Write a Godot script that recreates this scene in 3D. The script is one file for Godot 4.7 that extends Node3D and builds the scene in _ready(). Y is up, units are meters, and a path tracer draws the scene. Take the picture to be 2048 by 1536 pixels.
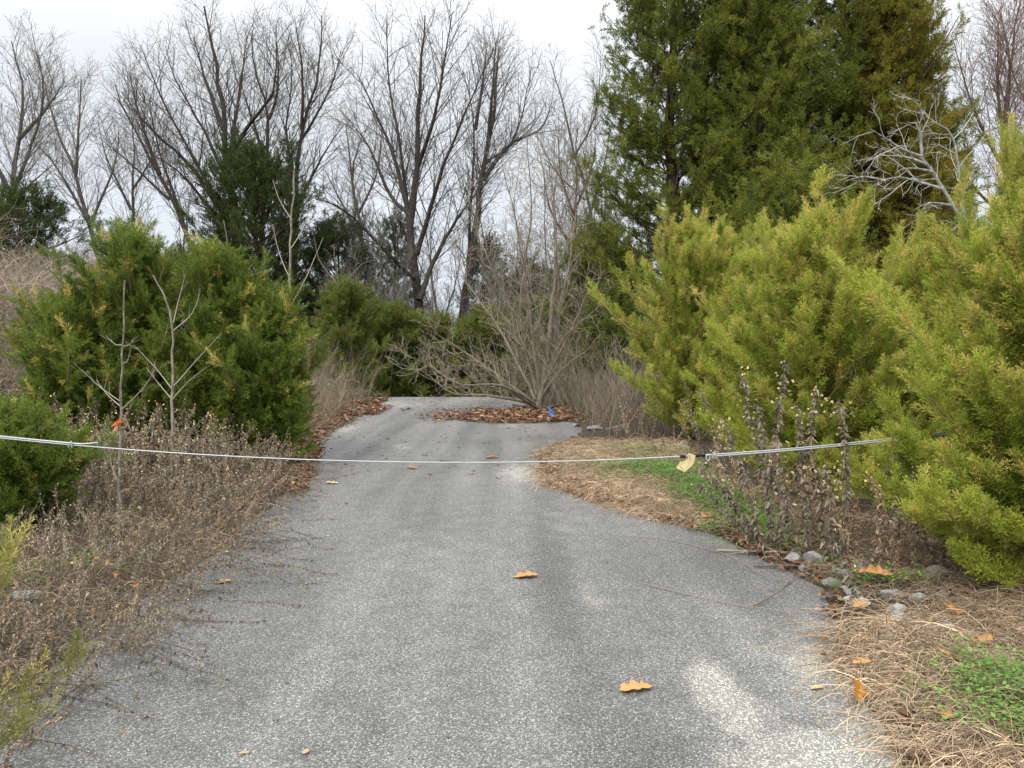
extends Node3D

# A closed lane: old asphalt between young cedars, a cable across it, bare winter trees behind.
const UP := Vector3.UP
var rng := RandomNumberGenerator.new()
var taken := {}
var M := {}
var noise := FastNoiseLite.new()
var shared := {}


class Geo:
	var v := PackedVector3Array()
	var n := PackedVector3Array()
	var c := PackedColorArray()
	var ix := PackedInt32Array()

	func tube(pts: PackedVector3Array, ra: float, rb: float, sides: int, ca: Color, cb: Color) -> void:
		var np := pts.size()
		var base := v.size()
		var t: Vector3 = (pts[1] - pts[0]).normalized()
		var side := t.cross(Vector3(0.31, 0.2, 0.93))
		if side.length() < 0.1:
			side = t.cross(Vector3.RIGHT)
		for i in np:
			t = (pts[mini(i + 1, np - 1)] - pts[maxi(i - 1, 0)]).normalized()
			side = (side - t * side.dot(t)).normalized()
			var other := t.cross(side)
			var k := float(i) / (np - 1)
			var r := lerpf(ra, rb, k)
			var col := ca.lerp(cb, k)
			var p := pts[i]
			for s in sides:
				var a := TAU * s / sides
				var d := side * cos(a) + other * sin(a)
				v.append(p + d * r)
				n.append(d)
				c.append(col)
		for i in np - 1:
			var q := base + i * sides
			for s in sides:
				var s2 := (s + 1) % sides
				ix.append_array(PackedInt32Array([q + s, q + s + sides, q + s2, q + s2, q + s + sides, q + s2 + sides]))

	func tri(a: Vector3, b: Vector3, d: Vector3, ca: Color, cb: Color, cd: Color) -> void:
		var base := v.size()
		var m := (d - a).cross(b - a).normalized()
		v.append(a); v.append(b); v.append(d)
		n.append(m); n.append(m); n.append(m)
		c.append(ca); c.append(cb); c.append(cd)
		ix.append(base); ix.append(base + 1); ix.append(base + 2)

	func blade(p: Vector3, d: Vector3, across: Vector3, w: float, ca: Color, cb: Color) -> void:
		# a kite, widest a little below its middle
		var q := p + d * 0.45
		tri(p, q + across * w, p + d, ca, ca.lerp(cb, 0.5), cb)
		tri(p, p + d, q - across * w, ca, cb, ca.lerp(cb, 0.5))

	func mesh() -> ArrayMesh:
		var am := ArrayMesh.new()
		if v.is_empty():
			return am
		var a := []
		a.resize(Mesh.ARRAY_MAX)
		a[Mesh.ARRAY_VERTEX] = v
		a[Mesh.ARRAY_NORMAL] = n
		a[Mesh.ARRAY_COLOR] = c
		a[Mesh.ARRAY_INDEX] = ix
		am.add_surface_from_arrays(Mesh.PRIMITIVE_TRIANGLES, a)
		return am


# ---------------------------------------------------------------- naming
func numbered(called: String) -> String:
	var k: int = taken.get(called, 0)
	taken[called] = k + 1
	return called if k == 0 else "%s_%03d" % [called, k]


func tag(o: Node3D, label: String, category: String, group := "", kind := "") -> Node3D:
	o.set_meta("label", label)
	if category:
		o.set_meta("category", category)
	if group:
		o.set_meta("group", group)
	if kind:
		o.set_meta("kind", kind)
	return o


func thing(called: String, label: String, category: String, at := Vector3.ZERO, group := "") -> Node3D:
	var o := Node3D.new()
	o.name = numbered(called)
	o.position = at
	add_child(o)
	return tag(o, label, category, group)


func part(called: String, mesh: Mesh, m: Material, parent: Node3D, kind := "") -> MeshInstance3D:
	var o := MeshInstance3D.new()
	o.mesh = mesh
	o.material_override = m
	o.name = numbered(called) if parent == self else called
	parent.add_child(o, true)
	if kind:
		o.set_meta("kind", kind)
	return o


func scatter(called: String, mesh: Mesh, m: Material, xs: Array, cs: PackedColorArray, parent: Node3D) -> MultiMeshInstance3D:
	var mm := MultiMesh.new()
	mm.transform_format = MultiMesh.TRANSFORM_3D
	mm.use_colors = true
	mm.mesh = mesh
	mm.instance_count = xs.size()
	for i in xs.size():
		mm.set_instance_transform(i, xs[i])
		mm.set_instance_color(i, cs[i])
	var o := MultiMeshInstance3D.new()
	o.multimesh = mm
	o.material_override = m
	o.name = numbered(called) if parent == self else called
	parent.add_child(o, true)
	o.set_meta("kind", "stuff")
	return o


# ---------------------------------------------------------------- small maths
func rv() -> Vector3:
	return Vector3(rng.randf_range(-1, 1), rng.randf_range(-1, 1), rng.randf_range(-1, 1))


func perp(t: Vector3, roll: float) -> Vector3:
	var a := t.cross(Vector3.UP if absf(t.y) < 0.95 else Vector3.RIGHT).normalized()
	return a * cos(roll) + t.cross(a) * sin(roll)


func along(d: Vector3, roll: float, s: float) -> Basis:
	# a basis whose y runs along d
	var a := perp(d, roll)
	return Basis(a * s, d * s, a.cross(d) * s)


func table(t: Array, x: float) -> float:
	if x <= t[0][0]:
		return t[0][1]
	for i in t.size() - 1:
		if x <= t[i + 1][0]:
			return lerpf(t[i][1], t[i + 1][1], (x - t[i][0]) / (t[i + 1][0] - t[i][0]))
	return t[-1][1]


func sm(a: float, b: float, x: float) -> float:
	return smoothstep(a, b, x)


const LEFT := [[-6, -2.3], [5, -2.3], [7, -2.35], [8.2, -2.45], [10, -2.8], [12, -3.15], [13.6, -3.42], [16.4, -3.5], [19, -3.6], [22.4, -3.75], [40, -5.0]]
const RIGHT := [[-6, 1.5], [2.5, 1.5], [3.0, 1.5], [3.7, 1.72], [4.5, 1.9], [5.3, 2.0], [6.0, 1.86], [6.6, 1.6], [7.4, 1.06], [8.3, 0.58], [9.3, 0.4], [10.2, 0.36], [11, 0.46], [11.8, 0.7], [12.8, 1.05], [14.5, 1.35], [16.3, 1.3], [18, 1.1], [20, 0.6], [22, 0.1], [40, -1.5]]


func edge_l(d: float) -> float:
	return table(LEFT, d) + noise.get_noise_2d(d * 60.0, 9.0) * 0.14 + noise.get_noise_2d(d * 250.0, 4.0) * 0.05


func edge_r(d: float) -> float:
	return table(RIGHT, d) + noise.get_noise_2d(d * 60.0, 90.0) * 0.16 + noise.get_noise_2d(d * 300.0, 40.0) * 0.07


func lane(d: float) -> float:
	# height of the lane along its length: level, then falling away past a crest
	if d < 22.0:
		return 0.0
	if d < 34.0:
		return -pow(d - 22.0, 2) * 0.01
	return maxf(-1.44 - (d - 34.0) * 0.06, -3.2)


func gy(x: float, z: float) -> float:
	var d := -z
	var h := lane(d)
	var out := maxf(table(LEFT, d) - x, x - table(RIGHT, d))
	if out > 0.0:
		h += sm(0.0, 0.5, out) * (0.03 + 0.05 * noise.get_noise_2d(x * 25.0, z * 25.0)) + sm(1.0, 8.0, out) * 0.25 * noise.get_noise_2d(x * 4.0, z * 4.0)
		if x < 0.0:
			h += sm(2.0, 7.0, out) * 0.9 * sm(4.0, 9.0, d) * (1.0 - sm(14.0, 22.0, d))
	return h


func ground(x: float, z: float) -> Vector3:
	return Vector3(x, gy(x, z), z)


func lin(r: float, g: float, b: float) -> Color:
	# an sRGB colour 0..255 as linear values
	return Color(r / 255.0, g / 255.0, b / 255.0).srgb_to_linear()


# ---------------------------------------------------------------- materials
func matte(rough := 0.9, vertex := true) -> StandardMaterial3D:
	var m := StandardMaterial3D.new()
	m.vertex_color_use_as_albedo = vertex
	m.roughness = rough
	m.metallic_specular = 0.3
	return m


func grain(freq: float, lo: float, hi: float, seed_: int, kind := FastNoiseLite.TYPE_SIMPLEX_SMOOTH) -> NoiseTexture2D:
	var f := FastNoiseLite.new()
	f.noise_type = kind
	f.frequency = freq
	f.seed = seed_
	f.fractal_octaves = 4
	var t := NoiseTexture2D.new()
	t.width = 512
	t.height = 512
	t.seamless = true
	t.noise = f
	var g := Gradient.new()
	g.set_color(0, Color(lo, lo, lo))
	g.set_color(1, Color(hi, hi, hi))
	t.color_ramp = g
	return t


func materials() -> void:
	var bark := matte(0.92)
	bark.uv1_triplanar = true
	bark.uv1_scale = Vector3(1.6, 0.5, 1.6)
	bark.albedo_texture = grain(0.02, 0.55, 1.0, 3)
	bark.heightmap_enabled = true
	bark.heightmap_texture = grain(0.03, 0.0, 1.0, 5)
	bark.heightmap_scale = 2.0
	M.bark = bark
	M.twig = matte(0.85)
	var leaf := matte(0.65)
	leaf.backlight_enabled = true
	leaf.backlight = Color(0.76, 0.76, 0.76)
	M.leaf = leaf
	var dry := matte(0.8)
	dry.backlight_enabled = true
	dry.backlight = Color(0.6, 0.6, 0.6)
	M.dry = dry
	var rock := matte(0.9)
	rock.uv1_triplanar = true
	rock.uv1_scale = Vector3(3, 3, 3)
	rock.albedo_texture = grain(0.025, 0.65, 1.0, 8)
	rock.heightmap_enabled = true
	rock.heightmap_texture = grain(0.05, 0.0, 1.0, 9)
	rock.heightmap_scale = 0.6
	M.rock = rock
	# old asphalt: pale and dark stones in a grey binder
	var size := 1024
	var cells := FastNoiseLite.new()
	cells.noise_type = FastNoiseLite.TYPE_CELLULAR
	cells.cellular_return_type = FastNoiseLite.RETURN_CELL_VALUE
	cells.frequency = 0.13
	cells.seed = 11
	var gaps := cells.duplicate()
	gaps.cellular_return_type = FastNoiseLite.RETURN_DISTANCE2_SUB
	var a: Image = cells.get_seamless_image(size, size, false, false, 0.05)
	var b: Image = gaps.get_seamless_image(size, size, false, false, 0.05)
	var fine := FastNoiseLite.new()
	fine.frequency = 0.35
	fine.seed = 4
	var f: Image = fine.get_seamless_image(size, size, false, false, 0.05)
	var da := a.get_data()
	var db := b.get_data()
	var df := f.get_data()
	var rgb := PackedByteArray()
	rgb.resize(size * size * 3)
	var hh := PackedByteArray()
	hh.resize(size * size)
	for i in size * size:
		var stone := da[i] / 255.0
		var gap := clampf(db[i] / 255.0 * 3.2, 0.0, 1.0)
		var s := 0.46 + 0.72 * pow(stone, 2.6)
		s = lerpf(0.3, s, gap) * (0.8 + 0.4 * df[i] / 255.0)
		var w := int(clampf(s, 0.0, 1.0) * 255.0)
		rgb[i * 3] = w
		rgb[i * 3 + 1] = w
		rgb[i * 3 + 2] = mini(255, int(w * 1.005))
		hh[i] = int(gap * (0.5 + 0.5 * stone) * 255.0)
	var road := matte(0.88)
	road.uv1_triplanar = true
	road.uv1_world_triplanar = true
	road.uv1_scale = Vector3(1.05, 1.05, 1.05)
	road.albedo_texture = ImageTexture.create_from_image(Image.create_from_data(size, size, false, Image.FORMAT_RGB8, rgb))
	road.heightmap_enabled = true
	road.heightmap_texture = ImageTexture.create_from_image(Image.create_from_data(size, size, false, Image.FORMAT_L8, hh))
	road.heightmap_scale = 0.25
	M.road = road
	var soil := matte(1.0)
	soil.uv1_triplanar = true
	soil.uv1_world_triplanar = true
	soil.uv1_scale = Vector3(0.8, 0.8, 0.8)
	soil.albedo_texture = grain(0.06, 0.35, 1.0, 21)
	soil.heightmap_enabled = true
	soil.heightmap_texture = grain(0.08, 0.0, 1.0, 22)
	soil.heightmap_scale = 3.0
	M.soil = soil
	var steel := matte(0.45)
	steel.metallic = 0.25
	M.steel = steel
	M.flat = matte(0.6)


# ---------------------------------------------------------------- bare wood
func path(p: Vector3, d: Vector3, length: float, segs: int, wander: float, lift: float) -> PackedVector3Array:
	var pts := PackedVector3Array([p])
	var step := length / segs
	for i in segs:
		d = (d + rv() * wander + UP * lift).normalized()
		p += d * step
		pts.append(p)
	return pts


func branch(pts: PackedVector3Array, r0: float, r1: float, lv: int, o: Dictionary) -> void:
	var g: Geo = o.geo[mini(lv, o.geo.size() - 1)]
	var tone: float = rng.randf_range(0.8, 1.15)
	var ca: Color = o.col[mini(lv, o.col.size() - 1)] * tone
	g.tube(pts, r0, r1, o.sides[mini(lv, o.sides.size() - 1)], ca, ca)
	if lv >= o.n.size():
		return
	var np := pts.size()
	var whole := 0.0
	for i in np - 1:
		whole += pts[i].distance_to(pts[i + 1])
	var cnt: int = maxi(1, int(o.n[lv] * (whole / o.ref[lv] if o.has("ref") else 1.0) * rng.randf_range(0.8, 1.2)))
	var az := rng.randf() * TAU
	for i in cnt:
		var t: float = lerpf(o.from[lv], 0.97, (i + rng.randf()) / cnt)
		var f := t * (np - 1)
		var k := mini(int(f), np - 2)
		var tan := (pts[k + 1] - pts[k]).normalized()
		var p := pts[k].lerp(pts[k + 1], f - k)
		var r := lerpf(r0, r1, t)
		az += 2.4 + rng.randf_range(-0.5, 0.5)
		var ang: float = o.ang[lv] * rng.randf_range(0.7, 1.25)
		var d := tan * cos(ang) + perp(tan, az) * sin(ang)
		if o.has("flat"):
			d.y *= o.flat
		d = (d + UP * o.up[lv]).normalized()
		var length: float = o.len[lv] * (1.0 - o.get("taper", 0.55) * t) * rng.randf_range(0.65, 1.15)
		var rc: float = clampf(length * o.thick, o.rmin, r * 0.75)
		branch(path(p, d, length, o.seg[lv], o.wander, o.up[lv] * 0.25), rc, maxf(rc * 0.35, o.rmin * 0.75), lv + 1, o)


func local(pts: Array, base: Vector3, depth_wander := 0.0) -> PackedVector3Array:
	# smooth a drawn polyline and give it some run in depth
	var c := Curve3D.new()
	for i in pts.size():
		var p: Vector3 = pts[i] - base
		var a: Vector3 = pts[maxi(i - 1, 0)]
		var b: Vector3 = pts[mini(i + 1, pts.size() - 1)]
		var h := (b - a) / 6.0
		c.add_point(p, -h, h)
	var out := PackedVector3Array()
	var n := pts.size() * 3
	var drift := rng.randf_range(-1, 1) * depth_wander
	for i in n + 1:
		var k := float(i) / n
		var q := c.sample_baked(k * c.get_baked_length())
		q += Vector3(rng.randf_range(-0.02, 0.02), 0, drift * k) * (c.get_baked_length() * 0.2)
		out.append(q)
	return out


func bare_tree(called: String, label: String, group: String, trunk: Array, limbs: Array, r: float, o: Dictionary) -> Node3D:
	# trunk and limbs are drawn as polylines in metres; boughs and twigs grow from them
	var base: Vector3 = ground(trunk[0].x, trunk[0].z) - Vector3(0, 0.1, 0)
	var t := thing(called, label, "tree", base, group)
	var twigs := Geo.new()
	var gt := Geo.new()
	var col: Color = o.col[0]
	var first: Array = [base] + trunk
	var tp := local(first, base)
	gt.tube(tp, r, maxf(r * o.get("top", 0.1), o.rmin), 9, col, o.col[mini(1, o.col.size() - 1)])
	part("trunk", gt.mesh(), M.bark, t)
	o.geo = [twigs]
	var lim := []
	for l in limbs:
		var gl := Geo.new()
		var lp := local(l, base, o.get("spread", 1.0))
		var rl: float = r * o.get("limb", 0.5) * rng.randf_range(0.8, 1.1)
		gl.tube(lp, rl, maxf(rl * 0.12, o.rmin), 6, o.col[0], o.col[mini(1, o.col.size() - 1)])
		part("limb", gl.mesh(), M.bark, t)
		lim.append([lp, rl])
	# what grows on them
	lim.append([tp.slice(int(tp.size() * o.get("bare", 0.45))), r * 0.5])
	for l in lim:
		var saved := Geo.new()
		o.geo = [saved, twigs]
		branch(l[0], l[1] * 0.8, l[1] * 0.2, 0, o)
	part("twigs", twigs.mesh(), M.twig, t, "stuff")
	return t


func broom(scale: float, col: Color, more := 1.0) -> Dictionary:
	# a tall maple-like crown of long ascending boughs
	return {"n": [int(16 * more), 8, 5], "ref": [6.0 * scale, 2.4 * scale, 1.0 * scale], "from": [0.12, 0.15, 0.2], "ang": [0.72, 0.7, 0.75], "up": [0.22, 0.13, 0.08], "len": [3.0 * scale, 1.3 * scale, 0.6 * scale], "seg": [5, 3, 2], "sides": [4, 4, 3, 3], "wander": 0.13, "thick": 0.0095, "rmin": 0.0047, "col": [col, col * 1.0, col * 1.05], "limb": 0.43, "taper": 0.5}


# ---------------------------------------------------------------- cedars
func spray(nb: int, sub: int, w: float, droop: float, seed_: int) -> ArrayMesh:
	rng.seed = seed_
	var g := Geo.new()
	var stem := PackedVector3Array()
	for i in 5:
		var k := i / 4.0
		stem.append(Vector3(droop * k * k, k, droop * 0.4 * k * k))
	g.tube(stem, w * 0.6, w * 0.3, 3, Color(0.8, 0.6, 0.4), Color(1, 0.95, 0.7))
	for i in nb:
		var t := (i + 0.6) / nb
		var p := Vector3(droop * t * t, t, droop * 0.4 * t * t)
		var az := i * 2.4 + rng.randf_range(-0.4, 0.4)
		var out := Vector3(cos(az), 0, sin(az))
		var d := (out * 0.5 + UP * 0.8 + rv() * 0.2).normalized()
		var length := (0.14 + 0.34 * (1.0 - t)) * rng.randf_range(0.7, 1.2)
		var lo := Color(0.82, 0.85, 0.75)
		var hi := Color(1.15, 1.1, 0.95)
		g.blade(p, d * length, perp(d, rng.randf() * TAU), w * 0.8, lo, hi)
		for j in sub:
			var u := (j + 0.5) / sub
			var q := p + d * length * u
			var e := (d * 0.75 + perp(d, j * 2.2 + rng.randf()) * 0.6 + UP * 0.15).normalized()
			var l2 := length * (0.55 - 0.25 * u) * rng.randf_range(0.7, 1.2)
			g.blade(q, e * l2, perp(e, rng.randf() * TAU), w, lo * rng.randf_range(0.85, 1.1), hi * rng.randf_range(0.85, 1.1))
	for j in 3:
		g.blade(Vector3(droop * 0.8, 0.88, droop * 0.3), Vector3(rng.randf_range(-0.1, 0.1), 0.17, rng.randf_range(-0.1, 0.1)), perp(UP, j * 2.0), w, Color(1, 1, 0.8), Color(1.2, 1.1, 0.9))
	return g.mesh()


func cedar(called: String, label: String, group: String, base: Vector3, o: Dictionary) -> Node3D:
	# o: H height, R radius, nb boughs, s spray length, dens sprays per metre of bough, cols, tip, lean
	rng.seed = hash(label)
	var t := thing(called, label, o.get("category", "cedar"), base, group)
	var H: float = o.H
	var R: float = o.R
	var lean: Vector3 = o.get("lean", Vector3.ZERO)
	var gt := Geo.new()
	var bark: Color = o.get("bark", Color(0.1, 0.075, 0.055))
	var tp := PackedVector3Array()
	for i in 9:
		var k := i / 8.0
		tp.append(Vector3(lean.x * k * k, H * k * 0.97, lean.z * k * k) + Vector3(rng.randf_range(-1, 1), 0, rng.randf_range(-1, 1)) * 0.012 * H * (1.0 if i else 0.0))
	gt.tube(tp, o.get("r", H * 0.018), 0.008, 8, bark, bark)
	part("trunk", gt.mesh(), M.bark, t)
	var gb := Geo.new()
	var xs := []
	var cs := PackedColorArray()
	var t0: float = o.get("t0", 0.04)
	var tw: float = o.get("tw", 0.3)
	var pw: float = o.get("pw", 0.75)
	var s: float = o.s
	var lump := FastNoiseLite.new()
	lump.seed = int(rng.randi() % 1000)
	lump.frequency = 0.9
	var nb: int = o.nb
	for i in nb:
		var h: float = t0 + (0.985 - t0) * pow((i + rng.randf()) / nb, o.get("low", 1.0))
		var f := h * 8.0
		var k := mini(int(f), 7)
		var p := tp[k].lerp(tp[k + 1], f - k)
		var az := i * 2.39996 + rng.randf_range(-0.5, 0.5)
		var prof: float = lerpf(o.get("foot", 0.75), 1.0, h / tw) if h < tw else pow((1.0 - h) / (1.0 - tw), pw)
		var out := Vector3(cos(az), 0, sin(az))
		var reach: float = R * maxf(prof, 0.03) * (0.86 + o.get("lumpy", 0.75) * lump.get_noise_3d(out.x * 1.3, h * H / R * 1.2, out.z * 1.3)) * rng.randf_range(0.62, 1.2) + s * 0.1
		var el := lerpf(o.get("el0", 0.35), o.get("el1", 1.15), pow(h, 0.8)) + rng.randf_range(-0.2, 0.2)
		var d := (out * cos(el) + UP * sin(el)).normalized()
		var length := minf(reach / maxf(cos(el), 0.45), R * 1.3)
		length = minf(length, maxf((H * rng.randf_range(0.9, 1.06) - p.y) / maxf(sin(el) + 0.15, 0.3), 0.12))
		var stray: bool = rng.randf() < o.get("stray", 0.0)
		if stray:
			length *= 1.35
		var segs := 4
		var bp := path(p, d, length, segs, 0.12, o.get("lift", 0.1))
		var rb := clampf(length * (0.007 if s < 0.25 else 0.014), 0.003, 0.09)
		gb.tube(bp, rb, rb * 0.25, 3, bark * 1.3, o.get("twig", bark * 1.3))
		var tone := rng.randf()
		var cnt: int = maxi(3, int(length * o.dens * rng.randf_range(0.75, 1.2)))
		if stray:
			cnt = int(cnt * 0.6)
		var from: float = o.get("from", 0.22)
		for j in cnt:
			var u := lerpf(from, 1.0, pow((j + rng.randf()) / cnt, 0.8))
			var fu := u * segs
			var ku := mini(int(fu), segs - 1)
			var q := bp[ku].lerp(bp[ku + 1], fu - ku)
			var td := (bp[ku + 1] - bp[ku]).normalized()
			var w: float = o.get("fan", 0.75)
			var dd: Vector3 = (td * 0.55 + rv() * w + UP * o.get("rise", 0.35)).normalized()
			q += rv() * s * o.get("puff", 0.2)
			var sc := s * rng.randf_range(0.65, 1.15) * (1.0 - 0.25 * u)
			xs.append(Transform3D(along(dd, rng.randf() * TAU, sc), q))
			var c: Color = o.cols[0].lerp(o.cols[1], clampf(tone * 0.55 + rng.randf() * 0.45, 0, 1))
			var tips: float = o.get("tips", 0.0)
			if tips > 0.0 and rng.randf() < tips * (0.25 + h) * (0.4 + 0.8 * u):
				c = c.lerp(o.tip, rng.randf_range(0.5, 1.0))
			cs.append(c)
	for j in int(o.get("leader", 0)):
		var k := rng.randf()
		var q := tp[8] + Vector3(rng.randf_range(-1, 1) * 0.2 * (1.1 - k), (k * 0.75 - 0.2), rng.randf_range(-1, 1) * 0.2 * (1.1 - k))
		xs.append(Transform3D(along((UP + rv() * 0.45).normalized(), rng.randf() * TAU, s * 0.8), q))
		cs.append(o.cols[1].lerp(o.tip, rng.randf()))
	if o.has("leader"):
		gb.tube(PackedVector3Array([tp[8], tp[8] + UP * 0.35, tp[8] + Vector3(0.03, 0.75, 0)]), 0.008, 0.003, 4, bark * 1.5, bark * 2.0)
	# the leading shoots stand clear of the crown
	for j in int(o.get("shoots", 4)):
		var q := tp[8] + Vector3(rng.randf_range(-1, 1), rng.randf_range(-1.2, 0.1), rng.randf_range(-1, 1)) * s * 0.8
		xs.append(Transform3D(along((UP + rv() * 0.35).normalized(), rng.randf() * TAU, s * 1.2), q))
		cs.append(o.cols[1].lerp(o.get("tip", o.cols[1]), rng.randf()))
	part("boughs", gb.mesh(), M.twig, t, "stuff")
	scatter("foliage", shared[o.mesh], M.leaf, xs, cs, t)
	return t


func near_cols() -> Array:
	return [Color(0.175, 0.235, 0.036), Color(0.45, 0.51, 0.09)]


# ---------------------------------------------------------------- weeds, grass, leaves
func weed_mesh(height: float, leaves: int, fluff: int, lean: float, seed_: int) -> ArrayMesh:
	rng.seed = seed_
	var g := Geo.new()
	weed_into(g, g, g, PackedVector3Array([Vector3.ZERO, Vector3(lean * 0.15, height * 0.35, 0.02), Vector3(lean * 0.5, height * 0.72, 0), Vector3(lean, height, 0.03)]), leaves, fluff, 1.0)
	return g.mesh()


func weed_into(gs: Geo, gl: Geo, gf: Geo, pts: PackedVector3Array, leaves: int, fluff: int, size: float) -> void:
	var brown := Color(0.17, 0.137, 0.105)
	gs.tube(pts, 0.0035 * size, 0.0016 * size, 3, brown, brown * 1.15)
	var np := pts.size()
	for i in leaves:
		var u := lerpf(0.08, 0.97, (i + rng.randf()) / leaves) * (np - 1)
		var k := mini(int(u), np - 2)
		var p := pts[k].lerp(pts[k + 1], u - k)
		var az := rng.randf() * TAU
		var d := (Vector3(cos(az), rng.randf_range(-1.1, 0.5), sin(az))).normalized() * rng.randf_range(0.014, 0.045) * size
		var c := Color(0.205, 0.175, 0.14) * rng.randf_range(0.45, 1.25)
		if rng.randf() < 0.05:
			c = Color(0.3, 0.25, 0.18)
		g_curl(gl, p, d, perp(d.normalized(), rng.randf() * TAU), rng.randf_range(0.004, 0.011) * size, c)
	for i in fluff:
		var u := lerpf(0.72, 1.0, rng.randf()) * (np - 1)
		var k := mini(int(u), np - 2)
		var p := pts[k].lerp(pts[k + 1], u - k) + rv() * Vector3(0.05, 0.03, 0.05) * size
		var c := Color(0.62, 0.52, 0.32) * rng.randf_range(0.7, 1.1)
		for j in 4:
			var d := (rv() + UP * 0.4).normalized() * 0.011 * size
			gf.blade(p, d, perp(d.normalized(), rng.randf() * TAU), 0.006 * size, c, c * 1.1)


func g_curl(g: Geo, p: Vector3, d: Vector3, across: Vector3, w: float, c: Color) -> void:
	var q := p + d * 0.5
	var e := p + d + Vector3(0, -d.length() * 0.45, 0)
	g.tri(p, q + across * w, q - across * w, c, c, c)
	g.tri(q + across * w, e, q - across * w, c, c * 1.15, c)


func grass_mesh(n: int, length: float, height: float, w: float, seed_: int) -> ArrayMesh:
	rng.seed = seed_
	var g := Geo.new()
	for i in n:
		var az := rng.randf() * TAU
		var out := Vector3(cos(az), 0, sin(az))
		var p := Vector3(rng.randf_range(-1, 1), 0, rng.randf_range(-1, 1)) * length * 0.4
		var l := length * rng.randf_range(0.5, 1.1)
		var h := height * rng.randf_range(0.3, 1.2)
		var side := Vector3(-out.z, 0, out.x)
		var bend := side * rng.randf_range(-0.22, 0.22) * l
		var c := Color(0.58, 0.475, 0.345) * rng.randf_range(0.35, 1.45)
		var pts := PackedVector3Array()
		for k in 5:
			var u := k / 4.0
			pts.append(p + out * l * u + bend * u * u + UP * (h * 4.0 * u * (1.0 - u) * (1.3 - 0.6 * u) + 0.004))
		g.tube(pts, w, w * 0.5, 3, c, c * 1.15)
	return g.mesh()


func vine_mesh(n: int, size: float, up: float, w: float, c: Color, seed_: int, wander := 0.2) -> ArrayMesh:
	rng.seed = seed_
	var g := Geo.new()
	for i in n:
		var p := Vector3(rng.randf_range(-1, 1) * size * 0.4, 0, rng.randf_range(-1, 1) * size * 0.4)
		var az := rng.randf() * TAU
		var d := Vector3(cos(az) * 0.5, up, sin(az) * 0.5).normalized()
		var pts := PackedVector3Array([p])
		var fall := rng.randf_range(0.0, 0.22) * (1.6 - up)
		for k in 7:
			d = (d + rv() * wander - UP * fall).normalized()
			p += d * size * 0.19 * rng.randf_range(0.7, 1.2)
			pts.append(p)
		var col := c * rng.randf_range(0.6, 1.3)
		g.tube(pts, w, w * 0.4, 3, col, col * 1.1)
		for k in 5:
			var q := pts[2 + k]
			var e := ((pts[2 + k] - pts[1 + k]).normalized() + rv() * 0.9).normalized()
			g.tube(PackedVector3Array([q, q + e * size * 0.08, q + (e + UP * 0.2) * size * 0.16]), w * 0.5, w * 0.25, 3, col, col)
	return g.mesh()


func leaf_mesh(length: float, width: float, lobes: int, curl: float, seed_: int, c: Color) -> ArrayMesh:
	# a lobed leaf lying along x, cupped and bent, with a stalk
	rng.seed = seed_
	var g := Geo.new()
	var n := 26
	var edge := [[], []]
	var mid := []
	for i in n + 1:
		var t := float(i) / n
		var body := pow(sin(PI * clampf(t * 0.96 + 0.02, 0.0, 1.0)), 0.55)
		var x := (t - 0.5) * length
		var bend := curl * length * (cos(t * 3.4 + seed_) * 0.25 + 0.25)
		mid.append(Vector3(x, 0.004 + bend * 0.5, sin(t * 2.0) * width * 0.08))
		for s in 2:
			var cut := 1.0 if lobes == 0 else 0.3 + 0.7 * pow(absf(cos(t * PI * lobes + s * 0.5 + seed_)), 0.7)
			var w := width * 0.5 * body * cut * rng.randf_range(0.93, 1.05)
			var sd := -1.0 if s == 0 else 1.0
			edge[s].append(Vector3(x + (0.12 * length * (1.0 - cut)), 0.004 + bend + w * w / width * curl * 3.0 * rng.randf_range(0.6, 1.3), sd * w))
	for i in n:
		var k := c * rng.randf_range(0.7, 1.15)
		for s in 2:
			var a: Vector3 = mid[i]
			var b: Vector3 = mid[i + 1]
			var e: Vector3 = edge[s][i]
			var f: Vector3 = edge[s][i + 1]
			g.tri(a, b, f, c * 1.05, c * 1.05, k)
			g.tri(a, f, e, c * 1.05, k, k * 0.9)
	g.tube(PackedVector3Array([mid[n], Vector3(length * 0.62, 0.006, width * 0.1), Vector3(length * 0.75, 0.003, width * 0.22)]), 0.0016, 0.0012, 3, c * 0.6, c * 0.6)
	return g.mesh()


func litter_mesh(seed_: int) -> ArrayMesh:
	rng.seed = seed_
	var g := Geo.new()
	for k in 5:
		var p := Vector3(rng.randf_range(-0.12, 0.12), rng.randf_range(0.004, 0.03), rng.randf_range(-0.12, 0.12))
		var az := rng.randf() * TAU
		var d := Vector3(cos(az), rng.randf_range(-0.25, 0.4), sin(az)) * rng.randf_range(0.03, 0.06)
		var s := d.cross(UP + rv() * 0.5).normalized() * rng.randf_range(0.015, 0.03)
		var c := Color(0.19, 0.115, 0.075).lerp(Color(0.34, 0.25, 0.17), rng.randf()) * rng.randf_range(0.4, 1.3)
		var lift := UP * rng.randf_range(0.0, 0.022)
		g.tri(p - d, p + s + lift, p + d, c, c, c * 1.1)
		g.tri(p - d, p + d, p - s + lift, c, c * 1.1, c * 0.9)
		g.tri(p - d * 0.3, p + d * 0.3 + s * 1.4 + lift, p + d * 0.5, c, c, c)
		g.tri(p - d * 0.3, p + d * 0.5, p + d * 0.2 - s * 1.4 + lift, c, c, c)
	return g.mesh()


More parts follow.
